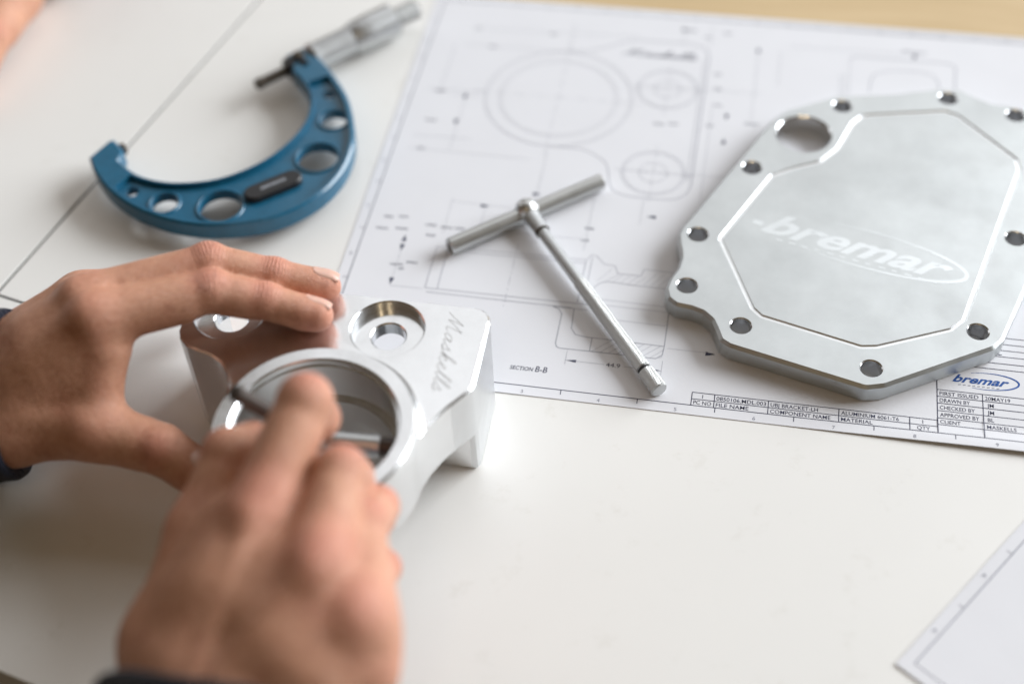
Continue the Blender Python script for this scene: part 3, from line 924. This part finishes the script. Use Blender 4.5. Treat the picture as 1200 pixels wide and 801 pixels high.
V, F = prism(pocket, -2, 8.0); ops.append((mesh_obj("c", V, F, M['blue']), 'DIFFERENCE'))
for (hx, hy), r in zip([(-120.9, 86.6), (-101.2, 80.6), (-72.0, 82.4), (-32.8, 125.0), (-32.2, 155.6), (-40.6, 176.0)], (3.6, 7.2, 11.2, 11.0, 7.6, 3.4)):
    ops.append((mesh_obj("c", *prism(circle(hx, hy, r, 48), -3, 30), M['blue']), 'DIFFERENCE'))
boolean(frame, ops)
smooth_angle(frame, 28)
# rims cast round the lightening holes
for (hx, hy), r in zip([(-101.2, 80.6), (-72.0, 82.4), (-32.8, 125.0), (-32.2, 155.6)], (7.2, 11.2, 11.0, 7.6)):
    V, F = [], []
    n = 48
    prof = [(r-.05, 12.9), (r-.05, 13.7), (r+.5, 14.0), (r+1.2, 13.6), (r+1.6, 12.9)]
    for q, z in prof:
        V += [(p[0], p[1], z) for p in circle(hx, hy, q, n)]
    for k in range(len(prof)-1):
        for i in range(n):
            j = (i+1) % n; F.append((k*n+i, k*n+j, (k+1)*n+j, (k+1)*n+i))
    mesh_obj("hole_rim", V, F, M['blue'], frame, 180)
# name pad
pa, pb = Vector((-59.0, 90.2)), Vector((-38.6, 107.8))
pd = (pb-pa).normalized(); pn = Vector((-pd.y, pd.x)); pr = 5.4
pad = []
for k in range(17): t = math.pi*k/16; pad.append(tuple(pb-pd*pr*.6+(pn*-math.cos(t)+pd*math.sin(t))*pr))
for k in range(17): t = math.pi*k/16; pad.append(tuple(pa+pd*pr*.6+(pn*math.cos(t)-pd*math.sin(t))*pr))
padz = 16.6
pad_o = mesh_obj("name_pad", *prism(pad, 12.8, padz, .7), M['black'], mc, 40)
mk = Ink(lambda x, y: padz, .05)
pc = (pa+pb)/2
x = -6.6
while x < 6.4:
    w = random.uniform(.8, 1.5)
    for h in (-.9, .9): pass
    mk.line([pc+pd*x-pn*1.1, pc+pd*(x+w*.5)+pn*1.2, pc+pd*(x+w)-pn*1.0], .55)
    x += w+.35
mk.build("pad_lettering", M['greymark'], pad_o)
lathe_obj("anvil", A-ad*3, E_, [(0, 3.2), (5.6, 3.2), (6.0, 2.9)], M['steel_dark'], mc, 32)
lathe_obj("spindle", A, E_, [(84.0, 2.6), (84.4, 3.05), (88.5, 3.05), (89.0, 2.75), (108, 2.75)], M['steel_dark'], mc, 32)
lathe_obj("lock_ring", A, E_, [(104.6, 3.5), (104.8, 6.3), (109.0, 6.6), (109.4, 4)], M['black'], mc, 40)
lk = A+ad*112.5+Vector((0, 0, 5.6))
lathe_obj("lock_lever", lk, lk+Vector((0, 0, 1)), [(0, 3.2), (1.6, 3.2), (2.0, 2.6)], M['steel_dark'], mc, 28)
lv = [lk.xy+ad.xy*a+an.xy*b for a, b in ((-1.6, 0), (1.6, 0), (1.1, 9.5), (-1.1, 9.5))]
mesh_obj("lock_lever_arm", *prism([tuple(v) for v in lv], 16.0, 17.6, .3), M['black'], mc, 30)
slv = lathe_obj("sleeve", A, E_, [(119, 6.5), (121, 8.4), (123, 8.4), (123.4, 7.9), (148, 7.9)], M['satin'], mc)
# graduations on the sleeve
gd = Ink(lambda x, y: 0, 0)
up3 = Vector((0, 0, 1))
V, F = [], []
def surf(s, th, r): return A+ad*s+(an*math.sin(th)+up3*math.cos(th))*r
for k in range(24):
    s = 125+k*.95; t1 = .55 if k % 5 == 0 else .3
    b = len(V)
    V += [tuple(surf(s, 0, 7.94)), tuple(surf(s+.25, 0, 7.94)), tuple(surf(s+.25, t1*.5, 7.96)), tuple(surf(s, t1*.5, 7.96)), tuple(surf(s+.25, t1, 7.94)), tuple(surf(s, t1, 7.94))]
    F += [(b, b+1, b+2, b+3), (b+3, b+2, b+4, b+5)]
mesh_obj("graduations", V, F, M['black'], slv)
lathe_obj("thimble", A, E_, [(147, 7.9), (147.2, 8.4), (150.5, 9.6), (158, 9.7)], M['satin'], mc)
lathe_obj("thimble_grip", A, E_, [(157.5, 9.4), (158, 9.9), (175.0, 9.9), (176.0, 9.2), (177.5, 6.0)], M['satin'], mc, 72)
lathe_obj("ratchet_stop", A, E_, [(176.5, 4.4), (178.5, 4.4), (178.8, 5.4), (192.0, 5.6), (193.0, 4.9), (193.2, .01)], M['grey_knurl'], mc, 60)

# ------------------------------------------------------------------ hands
def seg_d(P, a, b, ra, rb):
    ab = b-a
    t = np.clip(((P-a)@ab)/float(ab@ab), 0, 1)
    q = P-(a+t[..., None]*ab)
    return np.sqrt((q*q).sum(-1))-(ra+t*(rb-ra))

def tri_d(P, a, b, c, r):
    ba, cb, ac = b-a, c-b, a-c
    pa, pb, pc = P-a, P-b, P-c
    n = np.cross(ba, ac)
    s = np.sign(pa@np.cross(ba, n))+np.sign(pb@np.cross(cb, n))+np.sign(pc@np.cross(ac, n))
    def e(v, p):
        t = np.clip((p@v)/float(v@v), 0, 1)
        q = v*t[..., None]-p
        return (q*q).sum(-1)
    d1 = np.minimum(np.minimum(e(ba, pa), e(cb, pb)), e(ac, pc))
    d2 = (pa@n)**2/float(n@n)
    return np.sqrt(np.where(s < 2, d1, d2))-r

def smin(a, b, k):
    h = np.clip(.5+.5*(b-a)/k, 0, 1)
    return b+(a-b)*h-k*h*(1-h)

class Field:
    def __init__(self, lo, hi, vox):
        self.lo = np.array(lo, np.float32); self.vox = vox
        self.n = np.ceil((np.array(hi)-np.array(lo))/vox).astype(int)+1
        ax = [self.lo[i]+np.arange(self.n[i], dtype=np.float32)*vox for i in range(3)]
        self.ax = ax
    def empty(self): return np.full(self.n, 60., np.float32)
    def block(self, pts, m):
        pts = np.array(pts); lo = pts.min(0)-m; hi = pts.max(0)+m
        sl = []
        for i in range(3):
            a = int(np.clip((lo[i]-self.lo[i])/self.vox, 0, self.n[i]-1)); b = int(np.clip(math.ceil((hi[i]-self.lo[i])/self.vox)+1, 1, self.n[i]))
            sl.append(slice(a, max(b, a+1)))
        P = np.stack(np.meshgrid(*[self.ax[i][sl[i]] for i in range(3)], indexing='ij'), -1)
        return tuple(sl), P
    def add_seg(self, D, a, b, ra, rb, k):
        a, b = np.array(a, np.float32), np.array(b, np.float32)
        sl, P = self.block([a, b], max(ra, rb)+k+9)
        D[sl] = smin(D[sl], seg_d(P, a, b, ra, rb).astype(np.float32), k)
    def add_tri(self, D, a, b, c, r, k):
        a, b, c = (np.array(v, np.float32) for v in (a, b, c))
        sl, P = self.block([a, b, c], r+k+9)
        D[sl] = smin(D[sl], tri_d(P, a, b, c, r).astype(np.float32), k)
    def cut_seg(self, D, a, b, ra, rb, k):
        a, b = np.array(a, np.float32), np.array(b, np.float32)
        sl, P = self.block([a, b], max(ra, rb)+k+6)
        D[sl] = -smin(-D[sl], seg_d(P, a, b, ra, rb).astype(np.float32), k)

def surface_nets(D, lo, vox):
    ins = D < 0
    nx, ny, nz = D.shape
    c = np.zeros((nx-1, ny-1, nz-1), np.int8)
    for i in (0, 1):
        for j in (0, 1):
            for k in (0, 1):
                c += ins[i:nx-1+i, j:ny-1+j, k:nz-1+k]
    act = (c > 0) & (c < 8)
    idx = np.argwhere(act)
    vid = np.full(act.shape, -1, np.int64); vid[act] = np.arange(len(idx))
    acc = np.zeros((len(idx), 3)); cnt = np.zeros(len(idx))
    corners = [(i, j, k) for i in (0, 1) for j in (0, 1) for k in (0, 1)]
    for a in corners:
        for ax in range(3):
            if a[ax]: continue
            b = list(a); b[ax] = 1
            va = D[idx[:, 0]+a[0], idx[:, 1]+a[1], idx[:, 2]+a[2]]; vb = D[idx[:, 0]+b[0], idx[:, 1]+b[1], idx[:, 2]+b[2]]
            m = (va < 0) != (vb < 0)
            t = va[m]/(va[m]-vb[m])
            p = np.tile(np.array(a, float), (m.sum(), 1)); p[:, ax] += t
            acc[m] += p; cnt[m] += 1
    V = np.array(lo)+(idx+acc/cnt[:, None])*vox
    F = []
    for ax in range(3):
        s0 = [slice(1, -1)]*3; s0[ax] = slice(0, -1)
        s1 = [slice(1, -1)]*3; s1[ax] = slice(1, None)
        a, b = ins[tuple(s0)], ins[tuple(s1)]
        e = np.argwhere(a != b)
        if not len(e): continue
        fl = a[e[:, 0], e[:, 1], e[:, 2]]
        base = e.copy(); o = [i for i in range(3) if i != ax]
        base[:, o[0]] += 1; base[:, o[1]] += 1
        def q(d0, d1):
            w = base.copy(); w[:, o[0]] += d0; w[:, o[1]] += d1
            return vid[w[:, 0], w[:, 1], w[:, 2]]
        quad = np.stack([q(-1, -1), q(0, -1), q(0, 0), q(-1, 0)], 1)
        flip = fl if ax != 1 else ~fl
        quad[~flip] = quad[~flip][:, ::-1]
        F.append(quad)
    F = np.concatenate(F)
    F = F[(F >= 0).all(1)]
    return V, F

def relax(V, F, it, lam=.5):
    e = np.concatenate([F[:, [0, 1]], F[:, [1, 2]], F[:, [2, 3]], F[:, [3, 0]]])
    e = np.unique(np.sort(e, 1), axis=0)
    deg = np.bincount(e.ravel(), minlength=len(V))[:, None]
    for k in range(it*2):
        s = np.zeros_like(V)
        for c in range(3):
            s[:, c] = np.bincount(e[:, 0], V[e[:, 1], c], len(V))+np.bincount(e[:, 1], V[e[:, 0], c], len(V))
        V = V+(s/np.maximum(deg, 1)-V)*(lam if k % 2 == 0 else -lam*1.04)
    return V

def build_hand(root, spec, vox, mat):
    """spec: palm segs, palm tris, fingers [(joints, radii, dorsal)], knuckles; all mm"""
    pts = []
    for s in spec['palm']: pts += [s[0], s[1]]
    for f in spec['fingers']: pts += list(f[0])
    pts = np.array(pts, float)
    fl = Field(pts.min(0)-28, pts.max(0)+28, vox)
    palm = fl.empty()
    for a, b, ra, rb in spec['palm']: fl.add_seg(palm, a, b, ra, rb, spec.get('kp', 9))
    for a, b, c, r in spec.get('tris', []): fl.add_tri(palm, a, b, c, r, 9)
    for a, b, ra, rb, k in spec.get('tendons', []): fl.add_seg(palm, a, b, ra, rb, k)
    for a, b, ra, rb, k in spec.get('cuts', []): fl.cut_seg(palm, a, b, ra, rb, k)
    D = palm.copy()
    for J, R, up in spec['fingers']:
        f = fl.empty()
        J = [np.array(j, float) for j in J]
        upv = np.array(up, float); upv /= np.linalg.norm(upv)
        for i in range(len(J)-1):
            fl.add_seg(f, J[i], J[i+1], R[i], R[i+1], 2.2)
            m0, m1 = J[i]*.72+J[i+1]*.28, J[i]*.28+J[i+1]*.72
            rm = (R[i]+R[i+1])/2
            fl.add_seg(f, m0-upv*rm*.20, m1-upv*rm*.20, rm*.93, rm*.93, 3.0)      # soft underside between the creases
        for i in range(1, len(J)-1):                                   # knuckle caps
            fl.add_seg(f, J[i]+upv*R[i]*.14, J[i]+upv*R[i]*.15, R[i]*.93, R[i]*.93, 2.5)
        last, prev = J[-1], J[-2]
        ax = (last-prev)/np.linalg.norm(last-prev)
        fl.add_seg(f, last-ax*R[-1]*.9-upv*R[-1]*.22, last-ax*.2-upv*R[-1]*.12, R[-1]*.98, R[-1]*.92, 3.)   # finger pad
        g_ = smin(palm, f, spec.get('kf', 7))
        D = smin(D, g_, 1.0)
    V, F = surface_nets(D, fl.lo, vox)
    V = relax(V, F, 3)
    o = mesh_obj("skin", V, [tuple(f) for f in F.tolist()], mat, root, 180)
    # where the skin is redder, and where it creases
    tint = np.zeros(len(V)); wr = np.zeros(len(V)); al = np.zeros(len(V))
    best = np.full(len(V), 1e9)
    for J, R, up in spec['fingers']:
        J = [np.array(j, float) for j in J]; upv = np.array(up, float); upv /= np.linalg.norm(upv)
        s0 = 0
        for i in range(len(J)-1):
            ab = J[i+1]-J[i]; L = np.linalg.norm(ab); t = ((V-J[i])@ab)/L
            d = np.linalg.norm(V-(J[i]+np.clip(t/L, 0, 1)[:, None]*ab), axis=1)
            m = d < best; best[m] = d[m]; al[m] = s0+t[m]; s0 += L
        for i, (j, r) in enumerate(zip(J, R)):
            d = np.linalg.norm(V-(j+upv*r*.8), axis=1)
            if i in (0,): tint = np.maximum(tint, .3*np.exp(-(d/11.)**2))
            elif i < len(J)-1:
                tint = np.maximum(tint, .75*np.exp(-(d/7.5)**2)); wr = np.maximum(wr, np.exp(-(d/(6.8 if i == 1 else 5.2))**2))
            else:
                d2 = np.linalg.norm(V-(j-upv*r*.5), axis=1)
                tint = np.maximum(tint, .8*np.exp(-(d2/11.)**2))
    for p, w_, r_ in spec.get('tints', []):
        tint = np.maximum(tint, w_*np.exp(-(np.linalg.norm(V-np.array(p), axis=1)/r_)**2))
    for nm, arr in (('tint', tint), ('wrinkle', wr), ('along', al)):
        at = o.data.attributes.new(nm, 'FLOAT', 'POINT'); at.data.foreach_set('value', arr.astype(np.float32))
    return o

def fingernail(root, dip, tip, r, up, wid=.86, length=11.5, start=None):
    dip, tip, up = Vector(dip), Vector(tip), Vector(up)
    ax = (tip-dip).normalized(); up = (up-ax*up.dot(ax)).normalized(); sd_ = ax.cross(up)
    V, F = [], []
    nu, nv = 12, 12
    end = (tip-dip).length + r*.80
    st_ = end-length
    for j in range(nv+1):
        v = j/nv
        s = st_+length*v
        ww = wid*(.82+.18*min(1, v*3)) * (1-.10*max(0, v-.8)*5*.5)
        if v < .12: ww *= .75+.25*v/.12
        rr_ = r*1.0
        # follow the rounded fingertip down a little at the free edge
        over = max(0, s-(tip-dip).length)
        drop = (over**2)/(2.6*r)
        for i in range(nu+1):
            u = -1+2*i/nu
            th = u*1.02*ww
            p = dip+ax*(s-.35*u*u*(v > .9))+up*(rr_*(1.10*math.cos(th)) -drop*.75 + .12)+sd_*(rr_*1.0*math.sin(th))
            V.append(tuple(p))
    for j in range(nv):
        for i in range(nu):
            a = j*(nu+1)+i; F.append((a, a+1, a+nu+2, a+nu+1))
    n = len(V)
    V += [tuple(Vector(v)-up*.7) for v in V]
    F += [tuple(n+k for k in f[::-1]) for f in F]
    rim = [i for i in range(nu+1)]+[(nu+1)*j+nu for j in range(1, nv+1)]+[(nu+1)*nv+i for i in range(nu-1, -1, -1)]+[(nu+1)*j for j in range(nv-1, 0, -1)]
    for k in range(len(rim)):
        a, b = rim[k], rim[(k+1) % len(rim)]; F.append((a, n+a, n+b, b))
    return mesh_obj("fingernail", V, F, M['nail'], root, 60)

def sleeve(name, root, path, radii, flat, mat, upv=(0, 0, 1), n=56, seedv=0):
    """cloth tube with a turned cuff; path of centres, radii, flat = height/width ratio"""
    rnd = random.Random(seedv)
    ph = [rnd.uniform(0, 6.28) for _ in range(6)]
    V, F = [], []
    P = [Vector(p) for p in path]
    m = 40
    prof = []
    Ltot = sum((b-a).length for a, b in zip(P, P[1:]))
    def at(t):
        s = t*Ltot
        for a, b, ra, rb in zip(P, P[1:], radii, radii[1:]):
            l = (b-a).length
            if s <= l or b is P[-1]:
                return a.lerp(b, min(1, s/l)), (b-a).normalized(), ra+(rb-ra)*min(1, s/l)
            s -= l
    rings = [(0.0, -5), (0.0, -2.4), (0.0, -.6), (.012, .5)] + [(t, 0) for t in np.linspace(.03, 1, m)]
    for t, dr in rings:
        c, d, r = at(t)
        u = Vector(upv); u = (u-d*u.dot(d)).normalized(); w = d.cross(u)
        for i in range(n):
            th = 2*math.pi*i/n
            wob = 1.1*math.sin(3*th+ph[0]+t*14)+.8*math.sin(5*th+ph[1]-t*23)+1.2*math.sin(t*60+2*th+ph[2])*min(1, t*8)
            rr_ = r+dr+wob
            p = c+(w*math.cos(th)*rr_+u*math.sin(th)*rr_*flat) + (d*(1.2*math.sin(2*th+ph[3])+.7*math.sin(5*th+ph[4])) if t < .02 else Vector())
            V.append(tuple(p))
    k = len(rings)
    for j in range(k-1):
        for i in range(n):
            i2 = (i+1) % n; F.append((j*n+i, j*n+i2, (j+1)*n+i2, (j+1)*n+i))
    return mesh_obj(name, V, F, mat, root, 180)

# --- left hand, steadying the bracket: wrist at the left, two fingertips on its top face
IT, ID, IP, IM = (15.3, -25.6, 63.2), (-5.5, -26.6, 69.5), (-27.0, -30.5, 76.5), (-68.0, -54.5, 79.0)
MT, MD, MP, MM = (14.0, -8.5, 62.6), (-6.5, -11.5, 68.5), (-33.0, -15.5, 76.0), (-77.0, -44.0, 77.0)
RM, RP, RD, RT = (-86, -34, 66), (-53.5, -3, 55), (-49.5, 5.5, 36), (-50.5, 3, 20)
PM, PP, PD, PT = (-95, -22, 54), (-67, 8, 42), (-60, 14, 26), (-60, 11, 13)
TC, TM, TI, TT = (-105, -86, 40), (-67, -83.5, 42), (-38.3, -86.0, 38), (-19.0, -94.0, 34)
WR = (-142, -58, 42)
left = thing("hand", (-100, -60, 0), "left hand with dark cuff, two fingertips pressing on the aluminium bracket", "hand")
specL = dict(
    palm=[((-126, -86, 42), (-70, -57, 71), 17, 11.5), ((-128, -78, 47), (-78, -46, 70.5), 17, 11.0), ((-131, -70, 45), (-87, -34, 63), 16, 10.5), ((-134, -62, 40), (-95, -20, 52), 14, 10),
          ((-128, -88, 37), TC, 16, 15.0), (TC, TM, 14.5, 11.2), ((-90, -65, 64), (-70, -56, 72.0), 13, 12), ((-94, -56, 64), (-79, -46, 70.5), 12.5, 11.5), ((-98, -72, 52), (-82, -64, 58), 16, 14),
          ((-250, -104, 42), (-158, -84, 41), 26, 22), ((-158, -84, 41), (-128, -77, 42), 21.5, 18), ((-158, -90, 38), (-126, -84, 38), 18, 16)],
    tris=[((-68, -60, 64), (-70, -79, 46), (-105, -80, 46), 8.5), ((-66, -61, 66), (-78, -70, 54), (-66, -77, 47), 6.5)],
    tendons=[((-118, -74, 63), (-80, -48, 81.5), 2.0, 2.4, 5), ((-112, -80, 58), (-74, -59, 81), 2.0, 2.6, 5), ((-122, -66, 62.5), (-90, -37, 76), 2.0, 2.2, 5),
             ((-77.5, -45, 80.0), (-74.0, -43, 80.0), 5.8, 5.8, 6), ((-69, -55.5, 81.5), (-66, -54, 81.5), 6.0, 6.0, 6), ((-110, -92, 51), (-72, -85, 51), 2.2, 2.8, 6),
             ((-112, -80, 60), (-100, -68, 70), 1.3, 1.3, 3), ((-100, -68, 70), (-88, -64, 73.5), 1.3, 1.2, 3), ((-100, -68, 70), (-90, -56, 76), 1.2, 1.1, 3)],
    fingers=[((IM, IP, ID, IT), (11.0, 9.0, 7.5, 6.7), (.05, -.05, 1)), ((MM, MP, MD, MT), (11.0, 9.2, 7.8, 6.8), (.05, .15, 1)),
             ((RM, RP, RD, RT), (10.2, 8.6, 7.4, 6.4), (.6, .8, .3)), ((PM, PP, PD, PT), (9.2, 7.4, 6.5, 5.8), (.6, .8, .3)),
             ((TM, TI, TT), (12.4, 10.4, 8.7), (.1, -.55, .8))],
    tints=[((-68, -54, 91), .28, 13), ((-77, -43, 89), .28, 12)],
)
skL = build_hand(left, specL, 1.0, M['skin'])
fingernail(skL, ID, IT, 6.7, (-.02, .80, .62))
fingernail(skL, MD, MT, 6.9, (0, .62, .78))
fingernail(skL, TI, TT, 8.7, (.3, .5, .8), length=13)
sleeve("cuff", left, [(-108, -71, 44), (-145, -80, 43), (-290, -112, 45)], [37, 37, 42], .95, M['navy'], seedv=3)

# --- right hand, holding the small gauge inside the bore
right = thing("hand", (30, -190, 0), "right hand in the foreground holding a thin gauge inside the bracket bore", "hand")
iM, iP, iD, iT = (32.1, -146.3, 95.0), (39.5, -106.0, 108.0), (39.0, -98.5, 88.5), (31.0, -93.5, 76.5)
mM, mP, mD, mT = (60.0, -165.0, 97.0), (57.0, -127.5, 97.5), (55.5, -116.0, 78.0), (49.5, -104.0, 66.5)
rM, rP, rD, rT = (76.0, -178.1, 90.0), (66.5, -140.2, 86.0), (66.0, -121.5, 70.0), (62.5, -116.5, 54.0)
pM, pP, pD, pT = (79.5, -190.0, 76.0), (71.0, -156.0, 68.0), (70.0, -138.5, 56.0), (65.0, -128.5, 46.0)
tC, tM, tI, tT = (5.0, -184.0, 62.0), (5.5, -144.0, 74.0), (10.0, -116.5, 85.0), (13.5, -103.5, 76.0)
specR = dict(kp=12,
    palm=[((20, -226, 62), (32, -149, 88), 16, 11.5), ((29, -228, 66), (59, -167, 90), 17, 11.5), ((38, -228, 64), (75, -180, 83), 16, 11), ((44, -226, 58), (78, -191, 70), 14, 10.5),
          ((18, -224, 56), tC, 16, 15), (tC, tM, 14.5, 11), ((27, -172, 84), (32, -150, 89), 13, 12), ((51, -186, 84), (59, -168, 90), 13, 12), ((66, -195, 79), (75, -181, 83.5), 12.5, 11.5), ((20, -195, 70), (27, -168, 78), 17, 15), ((42, -198, 66), (62, -184, 74), 16, 15), ((17, -172, 76), (24, -150, 82), 13, 11.5), ((56, -192, 80), (66, -177, 86), 12, 11), ((44, -178, 84), (48, -166, 88), 11, 10.5), ((36, -140, 84), (57, -152, 86), 9.5, 9.5), ((40, -128, 86), (55, -138, 86), 7.5, 7.5), ((62, -158, 84), (72, -166, 80), 10, 10),
          ((2, -335, 56), (24, -252, 58), 26, 23), ((24, -252, 58), (30, -228, 60), 23, 19)],
    tris=[((30, -152, 84), (9, -148, 74), (10, -188, 64), 9), ],
    tendons=[((27, -205, 84.5), (33, -154, 101.5), 2.6, 3.0, 4), ((36, -205, 87), (59, -171, 104), 2.6, 3.0, 4), ((45, -208, 84), (75, -182, 97), 2.6, 2.8, 4),
             ((31, -152, 97.0), (34, -143, 98.4), 6.6, 7.0, 6), ((59, -171, 99.0), (60.0, -162, 100.6), 6.6, 7.0, 6), ((75, -184, 91.5), (75.5, -175, 93.2), 6.2, 6.6, 6)],
    fingers=[((iM, iP, iD, iT), (11.4, 9.8, 8.2, 7.0), (.15, .45, .88)), ((mM, mP, mD, mT), (11.4, 9.4, 8.0, 7.0), (.2, .55, .8)), ((rM, rP, rD, rT), (10.8, 9.0, 7.6, 6.6), (.4, .5, .75)),
             ((pM, pP, pD, pT), (9.8, 7.8, 6.8, 6.0), (.7, .4, .5)), ((tM, tI, tT), (11.4, 9.4, 8.0), (-.8, .2, .5))],
    tints=[((33, -146, 106), .6, 14), ((60.5, -164, 108), .65, 14), ((77, -178, 101), .6, 13)],
)
skR = build_hand(right, specR, 1.1, M['skin'])
fingernail(skR, tI, tT, 8.0, (-.9, .1, .4), length=13)
sleeve("cuff", right, [(35, -209, 67), (34, -250, 62), (28, -380, 56)], [44, 43, 43], .85, M['blackcloth'], seedv=8)

# --- the gauge in the right hand: its head spans the bore, its stem rises between thumb and finger
hc = Vector((29.0, -81.0, 50.5)); hr = Vector((61.2, -79.6, 50.5)); hl = Vector((-3.2, -82.4, 50.5))
pg = thing("telescoping_gauge", tuple(hc), "telescoping gauge gripped by the right hand, its head spanning the bracket bore", "gauge")
hL = (hr-hc).length
lathe_obj("tube", hc, hr, [(0, 4.6), (hL-6.4, 4.6), (hL-6.0, 4.2)], M['satin'], pg, 40)
lathe_obj("tube", hc, hl, [(0, 4.4), (hL-6.4, 4.4), (hL-6.0, 4.0)], M['satin'], pg, 40)
for e in (hr, hl):
    lathe_obj("contact_tip", hc, e, [(hL-6.4, 3.2), (hL-6.2, 4.0), (hL-.6, 4.0), (hL+.4, 2.6), (hL+.6, .01)], M['oxide'], pg, 32)
bm = bmesh.new(); bmesh.ops.create_uvsphere(bm, u_segments=32, v_segments=20, radius=6.3)
V = [tuple(v.co+hc) for v in bm.verts]; F = [tuple(v.index for v in f.verts) for f in bm.faces]; bm.free()
mesh_obj("hub", V, F, M['steel'], pg, 180)
g0 = Vector((9.6, -100.0, 101.0)); gd_ = (g0-hc); gl = gd_.length
lathe_obj("stem", hc, g0, [(4, 3.6), (16, 3.6), (16.4, 3.2), (gl-.7, 3.2), (gl, 2.5), (gl+.05, .01)], M['oxide'], pg, 32)

# --- the edge of another hand in the far left corner
other = thing("hand", (-250, 230, 0), "blurred bare edge of another hand at the far left corner of the table", "hand")
specO = dict(
    palm=[((-262, 330, 26), (-250, 232, 22), 22, 19), ((-285, 330, 28), (-285, 240, 26), 22, 17), ((-268, 420, 30), (-264, 325, 28), 30, 24)],
    fingers=[(((-246, 232, 20), (-243, 190, 20), (-243, 168, 14), (-244, 150, 9)), (15, 11, 9, 7.5), (.3, 0, 1)), (((-268, 228, 24), (-266, 180, 24), (-266, 152, 16), (-266, 134, 10)), (12, 9.5, 8.5, 7.5), (0, 0, 1)),
             (((-290, 228, 26), (-290, 176, 25), (-290, 148, 16), (-290, 130, 10)), (12, 9.5, 8.5, 7.5), (0, 0, 1))],
)
build_hand(other, specO, 1.8, M['skin'])
sleeve("cuff", other, [(-253, 262, 26), (-258, 300, 28), (-270, 430, 30)], [36, 36, 40], .8, M['redcloth'], seedv=5)
